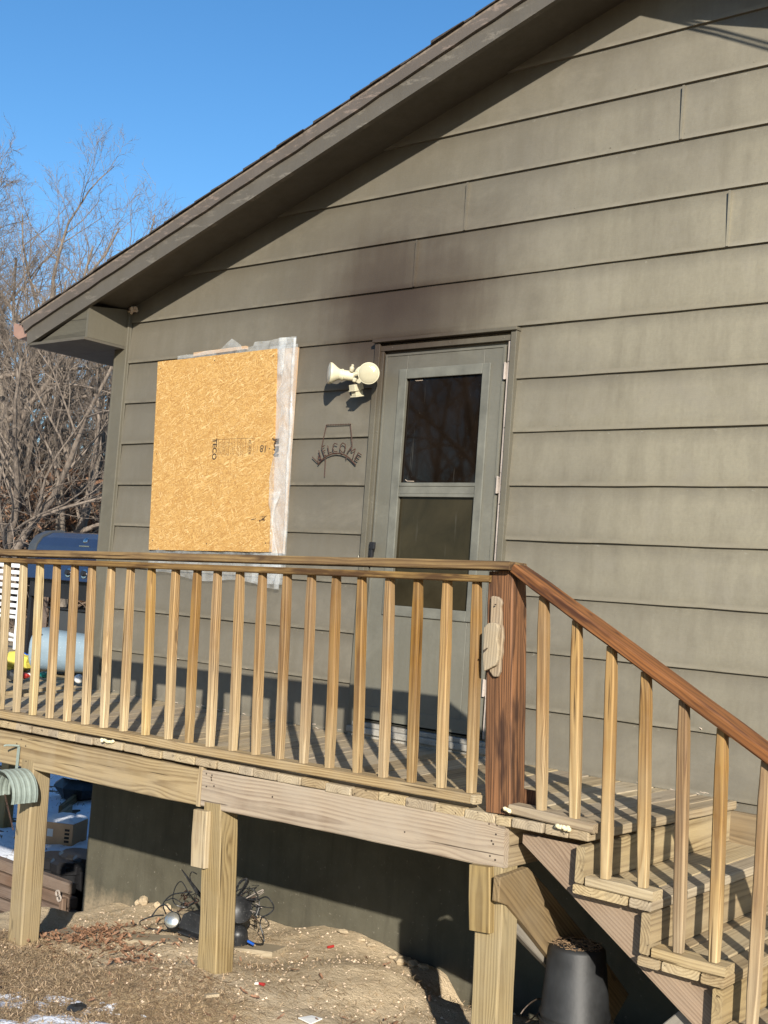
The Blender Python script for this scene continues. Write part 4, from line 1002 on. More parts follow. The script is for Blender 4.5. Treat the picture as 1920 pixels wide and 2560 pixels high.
# ------------------------------------------------------------------ pile of discarded lights under the deck
gz = ground_z
pl = board('old_plank', (1.05, -.90, gz(1.05, -.9) + .012), (2.42, -.545, gz(2.42, -.545) + .015), .17, .036, (.1, 1, 0), wood('dirty_plank', (.31, .245, .155), (.19, .14, .085), grey=(.30, .24, .16), greyness=.7), None, rough=.004, bev=.008)
tag(pl, 'long dirt covered plank lying under the deck beneath the old lights', 'plank')
ol = thing('old_floodlight', 'discarded black floodlight with a silver round lamp lying behind the middle post', 'floodlight', (1.75, -.62, gz(1.75, -.62)))
pc = at(430, 2300, y=-.66); nv = (EYE - pc).normalized(); nv = (nv + Vector((-.35, 0, .1))).normalized()
mb = MB(); mb.lathe(pc, -nv, [(0, .043), (.01, .047), (.05, .040), (.09, .03)], 26); mb.build('lamp_housing', M['rubber'], ol, smooth=True)
mb = MB(); mb.lathe(pc + nv * .001, nv, [(0, .041), (.003, .038), (.007, .018), (.009, .004)], 26); mb.build('lamp_reflector', M['silver'], ol, smooth=True)
q = at(462, 2300, y=-.63)
mb = MB(); mb.prism([q + Vector((-.03, -.02, -.045)), q + Vector((.14, .0, -.055)), q + Vector((.15, .0, .05)), q + Vector((.03, 0, .055)), q + Vector((-.01, -.01, .03))], (.03, .13, .005)); mb.box((q.x - .0, q.y - .05, q.z - .062), (q.x + .17, q.y + .05, q.z - .050)); mb.build('ballast_box', M['rubber'], ol, bevel=.008)
mb = MB()
P0 = at(453, 2174, y=-.6); P1 = at(490, 2225, y=-.6); dv = (P1 - P0).normalized(); qv = Vector((dv.z, 0, -dv.x))
mb.prism([P0, P1 + qv * .014, P1 + dv * .10 + qv * .006, P1 + dv * .1 - qv * .008, P1 - qv * .008], (0, .008, 0)); mb.build('ground_stake', M['rubber'], ol)
ol2 = thing('path_light', 'toppled black mushroom path light right of the middle post', 'garden light', (2.02, -.6, gz(2.02, -.6)))
cc = at(598, 2275, y=-.62); mb = MB(); ax = (EYE - cc).normalized() + Vector((.4, .1, .25))
mb.lathe(cc, ax, [(-.05, .03), (-.02, .062), (.0, .07), (.012, .068), (.022, .045), (.03, .01)], 28); mb.build('shade', M['rubber'], ol2, smooth=True)
c3 = at(594, 2335, y=-.62); mb = MB(); mb.lathe(c3, (.15, -.3, 1), [(-.055, .05), (-.05, .056), (.01, .053), (.03, .045), (.045, .02)], 24); mb.build('base_can', M['rubber'], ol2, smooth=True)
wi = thing('cable_tangle', 'tangled heap of dark low voltage garden cables and twigs under the deck', 'cables', (1.8, -.5, gz(1.8, -.5)))
def loop(pts, r=.0032, mat='rubber', closed=False, y=-.6, n=6):
    P = [at(a, b, y=y + RND.uniform(-.03, .03)) for a, b in pts]
    out = []
    for i in range(len(P) - 1):
        p0, p1, p2, p3 = P[max(i - 1, 0)], P[i], P[i + 1], P[min(i + 2, len(P) - 1)]
        for k in range(n):
            t_ = k / n; out.append(.5 * ((2 * p1) + (-p0 + p2) * t_ + (2 * p0 - 5 * p1 + 4 * p2 - p3) * t_ * t_ + (-p0 + 3 * p1 - 3 * p2 + p3) * t_ ** 3))
    out.append(P[-1]); mb = MB(); mb.tube(out, r, 5); return mb.build('cable', M[mat], wi, smooth=True)
loop([(475, 2240), (455, 2205), (440, 2215), (432, 2245), (440, 2262), (465, 2268), (485, 2255)])
loop([(492, 2185), (480, 2180), (475, 2192), (483, 2215), (495, 2230)])
loop([(412, 2252), (420, 2250), (434, 2246), (452, 2256), (460, 2262)]); loop([(333, 2308), (350, 2313), (352, 2302), (385, 2290), (410, 2288)], .004)
loop([(328, 2307), (345, 2316), (378, 2322), (410, 2326), (430, 2322)], .005); loop([(380, 2290), (395, 2270), (412, 2262), (425, 2275), (440, 2285)], .0045)
loop([(415, 2285), (408, 2260), (428, 2238), (455, 2232), (480, 2230)], .004)
loop([(590, 2230), (600, 2205), (615, 2197), (620, 2205), (612, 2220), (598, 2240)], .006); loop([(588, 2222), (605, 2203), (616, 2200), (610, 2215), (595, 2238)], .005)
loop([(588, 2230), (605, 2222), (630, 2222), (645, 2240), (648, 2265), (640, 2290)], .003); loop([(600, 2245), (640, 2250), (665, 2242), (680, 2256), (684, 2272), (672, 2285), (655, 2292)], .004)
loop([(655, 2292), (650, 2310), (657, 2335), (660, 2352), (652, 2360), (635, 2358), (612, 2345), (608, 2335)], .004); loop([(645, 2265), (665, 2268), (683, 2270)], .003)
for i in range(34):
    a, b = RND.uniform(600, 645), RND.uniform(2225, 2285); loop([(a, b), (a + RND.uniform(-20, 20), b + RND.uniform(-16, 16)), (a + RND.uniform(-24, 24), b + RND.uniform(-20, 20)), (a + RND.uniform(-30, 30), b + RND.uniform(-18, 24))], RND.choice([.0016, .0022, .003]), RND.choice(['rubber', 'rubber', 'rust', 'jamb']), y=-.56, n=4)
for i in range(14):
    a, b = RND.uniform(455, 490), RND.uniform(2235, 2270); loop([(a, b), (a + RND.uniform(-26, 20), b + RND.uniform(-18, 14)), (a + RND.uniform(-30, 26), b + RND.uniform(-14, 14))], RND.choice([.0022, .003, .004]), RND.choice(['rubber', 'rubber', 'rust']), y=-.54, n=4)
mb = MB(); p = at(620, 2353, y=-.66); mb.tube([p, p + Vector((.04, .0, -.006))], .007, 6); mb.build('blue_connector', M['blueplastic'], wi)

# clods and litter
def blob(name, c, r, mat, label, cat, group=None, flat=.7, seed=0):
    mb = MB(); rr = random.Random(seed); vs = []; n, m_ = (9, 6) if r > .06 else (7, 4)
    for i in range(m_ + 1):
        for j in range(n):
            th = math.pi * i / m_; ph = 2 * math.pi * j / n; q_ = r * (1 + rr.uniform(-.22, .22))
            vs.append((c[0] + q_ * math.sin(th) * math.cos(ph), c[1] + q_ * math.sin(th) * math.sin(ph), c[2] + q_ * flat * math.cos(th)))
    mb.add(vs, [(i * n + j, i * n + (j + 1) % n, (i + 1) * n + (j + 1) % n, (i + 1) * n + j) for i in range(m_) for j in range(n)])
    o = mb.build(name, mat); return tag(o, label, cat, group)
for k, (px, py, r, lab) in enumerate(((358, 2262, .034, 'pale rubble lump leaning on the foundation, tallest left of the old lights'), (394, 2254, .026, 'pale rubble lump beside the foundation just behind the cables'), (342, 2268, .02, 'small rubble lump at the left end of the foundation rubble'), (420, 2262, .03, 'flat rubble lump half hidden behind the cable loop'))):
    p = at(px, py, y=-.05); blob('rubble', (p.x, p.y, gz(p.x, p.y) + r * .6), r, M['clod'], lab, 'rubble', 'rubble lumps at the foundation foot', seed=k, flat=.9)
for k, (px, py, r) in enumerate(((860, 2325, .03), (930, 2350, .028), (1010, 2375, .045), (1035, 2395, .04), (985, 2360, .03), (905, 2330, .024), (1060, 2410, .03))):
    p = at(px, py, y=-.06); blob('dirt_clod', (p.x, p.y, gz(p.x, p.y) + r * .4), r, M['clod'], 'tan dirt clod in the row at the foot of the foundation', 'dirt clod', 'dirt clods along the foundation', seed=k + 20, flat=.45)
def on_ground(px, py):
    z = -1.0
    for _ in range(12):
        p = at(px, py, z=z); z = gz(p.x, p.y)
    return p
p = on_ground(819, 2372); mb = MB(); mb.tube([p + Vector((0, 0, .008)), p + Vector((.01, .035, .010))], .007, 10); o = mb.build('red_plastic_scrap', M['redplastic']); tag(o, 'small red ribbed plastic tube on the dirt below the deck', 'litter')
p = on_ground(655, 2467); mb = MB(); mb.tube([p + Vector((-.02, 0, .01)), p + Vector((.008, .006, .010))], [.005, .008], 8); o = mb.build('red_wrapper', M['redplastic']); tag(o, 'glossy red and white wrapper on the straw near the front', 'litter')
mb = MB(); mb.tube([p + Vector((-.038, -.006, .006)), p + Vector((-.02, 0, .009))], [.006, .005], 8); mb.build('white_end', M['paper'], o)
p = on_ground(1005, 2412); o = blob('white_chip', (p.x, p.y, p.z + .008), .016, M['paper'], 'white three cornered chip on the dirt near the foundation', 'stone chip', flat=.5, seed=51)
p = on_ground(775, 2558); mb = MB(); mb.prism([p + Vector((-.05, -.02, .01)), p + Vector((.03, -.03, .01)), p + Vector((.04, .03, .02)), p + Vector((-.02, .03, .016))], (0, 0, .004)); o = mb.build('paper_scrap', M['paper']); tag(o, 'white paper scrap at the bottom edge of the ground', 'paper')
p = on_ground(527, 2498); mb = MB(); mb.prism([p + Vector((-.02, -.02, .01)), p + Vector((.0, -.03, .01)), p + Vector((.03, .02, .014)), p + Vector((.008, .03, .012))], (0, 0, .012)); o = mb.build('wood_offcut', M['bleached']); tag(o, 'small pale wood offcut on the straw left of the red wrapper', 'wood offcut')
p = on_ground(190, 2530); o = blob('dark_glove', (p.x, p.y, p.z + .015), .04, M['rubber'], 'crumpled black scrap beside the snow patch at lower left', 'scrap', flat=.5, seed=60)

# ------------------------------------------------------------------ ground cover
def scatter_grass(name, n, region, mat, hmin, hmax, dens=None, flat=.5, w=.0018, seed=1):
    r = random.Random(seed); mb = MB(); vs = []; fs = []
    while len(fs) < n * 2:
        x_ = r.uniform(*region[0]); y_ = r.uniform(*region[1])
        if dens and r.random() > dens(x_, y_): continue
        z_ = gz(x_, y_); a_ = r.uniform(0, 6.283); L = r.uniform(hmin, hmax); up = L * r.uniform(0, 1 - flat) 
        d_ = Vector((math.cos(a_), math.sin(a_), 0)); sd = Vector((-d_.y, d_.x, 0)) * w * r.uniform(.6, 1.5)
        b0 = Vector((x_, y_, z_ + .001)); b1 = b0 + d_ * L * .5 + Vector((0, 0, up * .9 + .006)); b2 = b0 + d_ * L + Vector((r.uniform(-.01, .01), r.uniform(-.01, .01), up * .5 + .003))
        k = len(vs); vs += [b0 - sd, b0 + sd, b1 + sd, b1 - sd, b2]; fs += [(k, k + 1, k + 2, k + 3), (k + 3, k + 2, k + 4)]
    mb.add(vs, fs); o = mb.build(name, mat); return tag(o, kind='stuff')
def near_d(x_, y_):
    a = mnoise.noise(Vector((x_ * 2, y_ * 2, 4))); b = 1.0 if y_ < -1.35 + .25 * (x_ - 2.5) * -.5 else .12
    return max(.02, min(1, b * (.65 + a)))
scatter_grass('dry_grass', 26000, ((.6, 4.2), (-2.6, -.2)), M['straw'], .02, .085, near_d, .88, w=.0010, seed=2)
scatter_grass('pale_dry_grass', 9000, ((.6, 4.2), (-2.6, -.2)), M['straw3'], .03, .10, near_d, .85, w=.0010, seed=8)
scatter_grass('dead_thatch', 22000, ((.6, 4.4), (-2.6, -.9)), M['straw2'], .015, .07, near_d, .9, w=.0014, seed=3)
scatter_grass('yard_grass', 5000, ((-8, -.3), (.3, 8)), M['straw2'], .03, .12, lambda a, b: .4, .4, w=.003, seed=5)
r = random.Random(11); mb = MB()
for i in range(5200):
    x_, y_ = r.uniform(.5, 4.6), r.uniform(-2.6, -.03)
    if r.random() > .35 + .6 * max(0, mnoise.noise(Vector((x_ * 3, y_ * 3, 9)))) + .25: continue
    s = r.choice([.0025, .003, .004, .005, .008]) * r.uniform(.7, 1.3); z_ = gz(x_, y_) + s * .3; a_ = r.uniform(0, 6.28)
    c_, s_ = math.cos(a_) * s, math.sin(a_) * s
    mb.add([(x_ + c_, y_ + s_, z_), (x_ - s_, y_ + c_, z_), (x_ - c_ * 1.3, y_ - s_ * 1.3, z_), (x_ + s_, y_ - c_, z_), (x_ + r.uniform(-.3, .3) * s, y_, z_ + s * .8)], [(0, 1, 4), (1, 2, 4), (2, 3, 4), (3, 0, 4)])
o = mb.build('gravel', M['stone']); tag(o, kind='stuff')
def leaf(mb, c, s, r, lift=.5):
    a_ = r.uniform(0, 6.28); d_ = Vector((math.cos(a_), math.sin(a_), r.uniform(-lift, lift))).normalized(); q_ = d_.cross(Vector((r.uniform(-.4, .4), r.uniform(-.4, .4), 1))).normalized(); u_ = q_.cross(d_)
    pts = [(-1, 0), (-.5, .42), (-.25, .25), (.1, .5), (.35, .28), (.7, .34), (1, 0), (.7, -.34), (.35, -.26), (.1, -.5), (-.25, -.24), (-.5, -.4)]
    k = [c + d_ * p * s + q_ * q2 * s + u_ * (abs(q2) * .5 + .15 * p * p) * s * r.uniform(.4, 1.2) for p, q2 in pts]
    mb.add([c] + k, [(0, i + 1, (i + 1) % 12 + 1) for i in range(12)])
r = random.Random(5); mb = MB()
for i in range(760):
    if i < 420: x_, y_ = 1.25 + abs(r.gauss(0, .30)), -.95 + r.gauss(0, .16)
    elif i < 480: x_, y_ = 1.1 + r.gauss(0, .06), -1.50 + r.gauss(0, .04)
    elif i < 560: x_, y_ = 3.85 + r.gauss(0, .14), -1.12 + r.gauss(0, .08)
    elif i < 610: x_, y_ = 2.05 + r.gauss(0, .1), -1.2 + r.gauss(0, .06)
    else: x_, y_ = r.uniform(.8, 4.6), r.uniform(-2.5, -.2)
    leaf(mb, Vector((x_, y_, gz(x_, y_) + r.uniform(.006, .035))), r.uniform(.010, .025), r, .9)
o = mb.build('fallen_leaves', M['oakleaf']); tag(o, kind='stuff')

# ------------------------------------------------------------------ retaining timbers and pots at the corner
tw = thing('timber_edging', 'stack of brown landscape timbers holding the bank behind the left post', 'retaining timbers', (-1, .25, -1.85))
for i in range(5):
    z_ = -1.455 - i * .089
    board('landscape_timber', (-3.2, .25 + .01 * (i % 2) - .012 * i, z_), (-.33 + .05 * (i % 3) + (.18 if i == 3 else 0), .25 - .012 * i, z_), .082, .085, Y3, M['timber'], tw, rough=.004, bev=.012)
board('timber_post', (-.30, .16, -1.95), (-.30, .16, -1.50), .05, .05, X3, M['timber'], tw, bev=.012)
mb = MB(); 
for a0 in (0, 1): mb.tube([(-.33 + .02 * a0 + .02 * math.cos(t_ * .7), .13, -1.47 - .03 * a0 + .02 * math.sin(t_ * .7)) for t_ in range(10)], .007, 5)
mb.build('rope_knot', M['jamb'], tw)
for k, (px, lab, dz) in enumerate(((150, 'black plastic nursery pot with a pale label behind the timbers', 0), (205, 'black plastic nursery pot beside the foundation corner', .03))):
    c_ = at(px, 2190, y=.62 + .12 * k); pt = thing('plant_pot', lab, 'plant pot', (c_.x, c_.y, -1.85), 'black pots behind the timbers')
    mb = MB()
    for dxp in (-.085, .085):
        mb.lathe((c_.x + dxp, c_.y, -1.85), (.04, 0, 1), [(0, .09), (.36 + dz, .13), (.37 + dz, .145), (.43 + dz, .15), (.45 + dz, .12)], 12)
    mb.box((c_.x - .24, c_.y - .1, -1.85), (c_.x + .24, c_.y + .1, -1.56)); mb.build('pot_body', M['black'], pt)
    if k == 0:
        mb = MB(); f0 = Vector((c_.x - .07, c_.y - .165, -1.62)); mb.prism([f0, f0 + Vector((.07, 0, -.12)), f0 + Vector((.13, 0, -.13)), f0 + Vector((.14, 0, .02)), f0 + Vector((.11, 0, .13)), f0 + Vector((.0, 0, .14))], (0, -.004, 0)); mb.build('care_label', M['paper'], pt)

# ------------------------------------------------------------------ cardboard boxes in the snow
def cardbox(c_, s, rot, label, snow=True, tilt=0):
    b_ = thing('cardboard_box', label, 'box', c_, 'cardboard boxes dumped in the snow')
    Mx = Matrix.Translation(Vector(c_)) @ Matrix.Rotation(rot, 4, 'Z') @ Matrix.Rotation(tilt, 4, 'Y')
    mb = MB(); mb.box((-s[0] / 2, -s[1] / 2, -.05), (s[0] / 2, s[1] / 2, s[2])); mb.build('carton', M['card'], b_, M=Mx, bevel=.006)
    mb = MB(); mb.box((-s[0] * .3, -s[1] / 2 - .003, s[2] * .4), (-s[0] * .12, -s[1] / 2 - .001, s[2] * .72)); mb.build('box_label', M['paper'], b_, M=Mx)
    mb = MB()
    for i in range(4): mb.box((s[0] * .25, -s[1] / 2 - .0035, s[2] * (.2 + i * .16)), (s[0] * .40, -s[1] / 2 - .0015, s[2] * (.3 + i * .16)))
    mb.build('printed_marks', M['ink'], b_, M=Mx)
    if snow:
        mb = MB(); n = 10; vs = []
        for j in range(n + 1):
            for i in range(n + 1):
                u, v = i / n - .5, j / n - .5; e = 1 - (max(abs(u), abs(v)) * 2) ** 4
                vs.append((u * s[0] * 1.02, v * s[1] * 1.02, s[2] + .002 + .045 * e * (1 + .4 * mnoise.noise(Vector((u * 5, v * 5, s[0]))))))
        mb.add(vs, [(j * (n + 1) + i, j * (n + 1) + i + 1, (j + 1) * (n + 1) + i + 1, (j + 1) * (n + 1) + i) for j in range(n) for i in range(n)]); mb.build('snow_cap', M['snow'], b_, smooth=True, M=Mx)
    return b_
q = at(158, 2112, z=-1.84); cardbox((q.x, q.y, gz(q.x, q.y)), (.32, .34, .22), .5, 'plain cardboard box with a small white label lying in the snow')
q = at(222, 2112, z=-1.84); cardbox((q.x + .22, q.y + .45, gz(q.x, q.y) - .02), (.5, .42, .26), -.35, 'larger cardboard box with dark print slumped against the first', tilt=.12)
q = at(205, 2010, z=-1.84); bg_ = blob('rubbish_bag', (q.x, q.y, gz(q.x, q.y) + .16), .3, M['rubber'], 'dark rubbish bag dusted with snow behind the boxes', 'bag', flat=.7, seed=77)
mb = MB(); mb.lathe((q.x, q.y, gz(q.x, q.y) + .26), (0, 0, 1), [(0, .26), (.06, .22), (.12, .10), (.13, .01)], 12); mb.build('snow_cap', M['snow'], bg_, smooth=True)
for k, (px0, py0, px1, py1) in enumerate(((112, 2085, 175, 2042), (150, 2035, 210, 1995))):
    a = at(px0, py0, z=-1.8); b = at(px1, py1, z=-1.8); o = board('discarded_lumber', (a.x, a.y, -1.78), (b.x, b.y, -1.74), .14, .04, Z3, M['dull'], None); tag(o, ['brown board lying in the snow left of the boxes', 'brown board lying in the snow behind the boxes'][k], 'board')

# ------------------------------------------------------------------ things on the far deck
# gas grill
gr = thing('gas_grill', 'dark gas grill with reflected sky blue painted on its lid and chrome knobs on the deck behind the house corner', 'grill', (-1.2, 1.05, 0))
gx0, gx1, gy = -2.03, -.75, .82
mb = MB(); prof = [(0, .83), (-.02, .90), (.0, .98), (.05, 1.05), (.14, 1.095), (.26, 1.11), (.40, 1.06), (.48, .96), (.50, .84)]
P = [(gx0 + .17, gy + a_, b_) for a_, b_ in prof]; mb.prism(P, (.0, 0, 0)) if False else None
mb.prism([(gx0 + .10, gy + a_, b_) for a_, b_ in prof], (gx1 - gx0 - .2, 0, 0)); mb.build('lid', M['grillsky'], gr, bevel=.01)
for xx in (gx0 + .0, gx1 - .1):
    mb = MB(); mb.prism([(xx, gy + a_ * 1.02 - .008, b_ + (.012 if b_ > .9 else 0)) for a_, b_ in prof], (.0985, 0, 0)); mb.build('lid_end', M['grillgrey'], gr, bevel=.01)
lc = at(212, 1346, y=gy + .02); mb = MB(); mb.lathe((lc.x, gy + .035, 1.035), (0, -1, .45), [(0, .026), (.006, .026), (.012, .018)], 14); mb.build('thermometer', M['chrome'], gr, smooth=True)
mb = MB(); mb.box((lc.x - .035, gy - .004, .985), (lc.x + .095, gy + .012, .993)); mb.build('name_plate', M['chrome'], gr)
mb = MB(); mb.prism([(gx0, gy - .06, .70), (gx0, gy + .0, .70), (gx0, gy + .0, .825), (gx0, gy - .02, .825)], (gx1 - gx0, 0, 0)); mb.build('control_panel', M['grillsky'], gr, bevel=.006)
for px in (172, 212, 250):
    k_ = at(px, 1428, y=gy - .05); mb = MB(); mb.lathe((k_.x, gy - .045, .765), (0, -1, .2), [(0, .038), (.008, .038), (.010, .028)], 20); mb.build('knob', M['chrome'], gr, smooth=True)
    mb = MB(); mb.lathe((k_.x, gy - .056, .767), (0, -1, .2), [(0, .024), (.02, .022)], 14); mb.build('knob_grip', M['black'], gr)
mb = MB(); mb.box((gx0 + .05, gy, .55), (gx1 - .05, gy + .5, .829)); mb.build('firebox', M['black'], gr)
mb = MB(); mb.box((gx0 + .34, gy + .01, .02), (gx1, gy + .5, .46)); mb.build('cabinet', M['grillgrey'], gr, bevel=.005)
mb = MB(); mb.box((gx0 + .32, gy - .01, .461), (gx1, gy + .5, .475)); mb.box((gx0 + .36, gy + .02, .475), (gx0 + .38, gy + .04, .55)); mb.box((gx1 - .04, gy + .02, .475), (gx1 - .02, gy + .04, .55)); mb.build('shelf', M['black'], gr)
for yy in (.02, .42):
    mb = MB(); mb.box((gx0 + .02, gy + yy, .0), (gx0 + .06, gy + yy + .04, .70)); mb.build('leg', M['black'], gr)
# grey blue tub on its side
tb = thing('plastic_tub', 'large pale blue grey plastic tub tipped on its side by the house corner', 'tub', (-.85, .5, 0))
def oval_tub():
    mb = MB(); k = 28; a0 = Vector((-1.17, .44, .165)); a1 = Vector((-.60, .60, .165)); ax = (a1 - a0).normalized(); side = Vector((-ax.y, ax.x, 0)); up = Vector((0, 0, 1)); vs = []
    rings = [(0, .185, .165, 0), (.012, .195, .172, 0), (.03, .192, .170, 0), (.05, .178, .160, 0), (.52, .150, .142, 0), (.56, .135, .130, 0), (.565, .0, .0, 0)]
    ins = [(.0, .18, .158), (.05, .168, .15), (.5, .14, .13)]
    for (h, rw, rh, _) in rings:
        for j in range(k):
            w = 2 * math.pi * j / k; c_ = math.copysign(abs(math.cos(w)) ** .75, math.cos(w)); s_ = math.copysign(abs(math.sin(w)) ** .75, math.sin(w))
            vs.append(a0 + ax * h + side * c_ * rw + up * (s_ * rh))
    mb.add(vs, [(i * k + j, i * k + (j + 1) % k, (i + 1) * k + (j + 1) % k, (i + 1) * k + j) for i in range(len(rings) - 1) for j in range(k)])
    vs = []
    for (h, rw, rh) in ins:
        for j in range(k):
            w = 2 * math.pi * j / k; c_ = math.copysign(abs(math.cos(w)) ** .75, math.cos(w)); s_ = math.copysign(abs(math.sin(w)) ** .75, math.sin(w)); vs.append(a0 + ax * h + side * c_ * rw + up * (s_ * rh))
    mb.add(vs, [(i * k + j, (i + 1) * k + j, (i + 1) * k + (j + 1) % k, i * k + (j + 1) % k) for i in range(2) for j in range(k)])
    return mb
oval_tub().build('tub_body', M['tub'], tb, smooth=True)
mb = MB(); pp = [(-1.12 + .02 * i, .29, .30 + .01 * math.sin(i * .6)) for i in range(6)]; mb.tube(pp, .007, 6); mb.build('handle', M['tub'], tb)
def ball(name, px, py, r_, mat, label):
    q_ = at(px, py, z=r_); mb = MB(); mb.lathe(q_, (0, 0, 1), [(r_ * math.cos(a_ * math.pi / 12), r_ * math.sin(a_ * math.pi / 12) + .0001) for a_ in range(13)][::-1], 20, cap=False); o = mb.build(name, mat, smooth=True); return tag(o, label, 'ball')
ball('toy_ball', 197, 1697, .033, M['white'], 'translucent white ball on the deck in front of the tub')
ball('toy_ball', 239, 1688, .045, M['orange'], 'orange ball half hidden by the house corner board')
for k, (px, py, nm, mt, lab, sz) in enumerate(((45, 1665, 'cloth_heap', 'yellow', 'crumpled yellow cloth on the deck under the white chair', .12), (68, 1645, 'blue_toy', 'blueplastic', 'bright blue plastic toy beside the chair leg', .07), (62, 1688, 'red_toy', 'redplastic', 'red toy piece in front of the yellow cloth', .035), (72, 1686, 'white_toy', 'white', 'white toy piece beside the red one', .03), (108, 1686, 'teal_toy', 'teal', 'teal plastic toy left of the tub', .04), (30, 1690, 'black_shoe', 'rubber', 'black shoe shaped lump at the left end of the toys', .06))):
    q_ = at(px, py, z=.02); blob(nm, (q_.x, q_.y, sz * .45), sz, M[mt], lab, 'cloth' if nm == 'cloth_heap' else ('shoe' if nm == 'black_shoe' else 'toy'), flat=.6, seed=90 + k)
# white slatted chair
ch = thing('garden_chair', 'white slatted garden chair at the far left of the deck', 'chair', (-3.3, 1.6, 0))
for i in range(8):
    z_ = .79 - i * .063
    mb = MB(); mb.box((-3.75, 1.50 + .004 * i, z_ - .021), (-3.09, 1.515 + .004 * i, z_ + .017)); mb.build('back_slat', M['white'], ch, bevel=.004)
for xx in (-3.74, -3.12):
    mb = MB(); mb.tube([(xx, 1.52, .86), (xx, 1.54, .30), (xx, 1.55, .0)], .016, 8); mb.build('back_post', M['white'], ch, smooth=True)
mb = MB(); mb.tube([(-3.10, 1.53, .30), (-3.0, 1.50, .30), (-2.97, 1.42, .50), (-2.93, 1.38, .56), (-2.90, 1.36, .54), (-2.88, 1.35, .02)], .02, 10); mb.build('arm_frame', M['white'], ch, smooth=True)
mb = MB(); mb.tube([(-2.99, 1.47, .52), (-3.02, 1.48, .34), (-3.05, 1.5, .29)], .02, 8); mb.tube([(-3.2, 1.48, .14), (-3.0, 1.46, .12), (-2.92, 1.42, .02)], .018, 8); mb.build('side_brace', M['white'], ch, smooth=True)
for z_ in (.30, .13, .085):
    mb = MB(); mb.tube([(-3.75, 1.5, z_), (-3.05, 1.5, z_)], .016, 8); mb.build('cross_bar', M['white'], ch, smooth=True)
# little brown roof beyond the rail
sh = thing('bird_feeder', 'small brown roofed wooden feeder standing beyond the deck', 'bird feeder', (-9.4, 6, -1.8))
a = at(60, 1357, y=6.0); mb = MB()
mb.prism([(a.x - .38, 5.85, a.z - .16), (a.x, 5.85, a.z), (a.x + .02, 5.85, a.z - .02), (a.x - .36, 5.85, a.z - .185)], (0, 1.1, 0))
mb.prism([(a.x, 5.85, a.z), (a.x + .75, 5.85, a.z - .20), (a.x + .75, 5.85, a.z - .225), (a.x, 5.85, a.z - .03)], (0, 1.1, 0)); mb.build('roof', M['timber'], sh)
mb = MB(); mb.box((a.x - .25, 6.0, a.z - .5), (a.x + .5, 6.8, a.z - .2)); mb.build('body', M['timber'], sh)
mb = MB(); mb.box((a.x + .05, 6.35, -2.2), (a.x + .15, 6.45, a.z - .45)); mb.build('post', M['timber'], sh)

# ------------------------------------------------------------------ trees
def grow_tree(seed, H=11.5, limbs=6, spread=.55, twigs=True, fork=.28, dens=1.0):
    r = random.Random(seed); trunk = MB(); crown = MB(); tips = []
    def wander(p, d, L, n, cur, up):
        pts = [p]; d = d.normalized()
        for i in range(n):
            d = (d + Vector((r.gauss(0, cur), r.gauss(0, cur), r.gauss(0, cur) + up))).normalized(); p = p + d * (L / n); pts.append(p)
        return pts
    def branch(p, d, L, R0, lev):
        n = (9, 8, 6, 4, 3)[lev]; pts = wander(p, d, L, n, (.05, .13, .17, .2, .24)[lev], (.03, .06, .05, .03, .02)[lev])
        rs = [R0 * (1 - .82 * (i / n) ** .8) for i in range(n + 1)]
        (trunk if lev == 0 else crown).tube(pts, rs, (8, 6, 4, 3, 3)[lev], cap=False)
        if lev == 4 or (lev == 3 and not twigs): tips.append(pts[-1]); return
        cnt = (limbs, int(10 * dens), int(9 * dens), int(6 * dens))[lev]
        for k in range(cnt):
            u = (fork + (1 - fork) * (k + r.random()) / cnt) if lev == 0 else (.18 + .8 * (k + r.random() * .8) / cnt)
            u = min(.98, u); i = min(n - 1, int(u * n)); q = pts[i].lerp(pts[i + 1], u * n - i); dd = (pts[i + 1] - pts[i]).normalized()
            o_ = dd.orthogonal().normalized(); o_.rotate(Matrix.Rotation(r.uniform(0, 6.28) if lev else k * 2.4 + r.uniform(-.4, .4), 3, dd))
            a_ = (spread * r.uniform(.7, 1.5), r.uniform(.45, 1.0), r.uniform(.5, 1.05), r.uniform(.4, 1.0))[lev]
            nd = dd * math.cos(a_) + o_ * math.sin(a_)
            if lev: nd.z += .12
            l2 = L * ((.75, .52, .50, .50)[lev]) * (1.15 - .62 * u) * r.uniform(.75, 1.2)
            branch(q, nd, l2, max(.0035, rs[i] * (.62, .5, .48, .5)[lev]), lev + 1)
    branch(Vector((0, 0, -.2)), Vector((r.uniform(-.12, .12), r.uniform(-.12, .12), 1)), H * .74, H * .0225, 0)
    return trunk, crown, tips
def build_proto(seed, **kw):
    tr, cr, tips = grow_tree(seed, **kw)
    mt = bpy.data.meshes.new('trunk'); mt.from_pydata(tr.v, [], tr.f); mt.materials.append(M['bark'])
    mc = bpy.data.meshes.new('crown'); mc.from_pydata(cr.v, [], cr.f); mc.materials.append(M['twig'])
    for q_ in (mt, mc): q_.polygons.foreach_set('use_smooth', [True] * len(q_.polygons))
    return mt, mc, tips
protos = [build_proto(31, limbs=8, spread=.62, fork=.3), build_proto(47, limbs=9, spread=.8, fork=.25), build_proto(59, limbs=7, spread=.55, fork=.35), build_proto(83, limbs=9, spread=.95, fork=.2, H=10)]
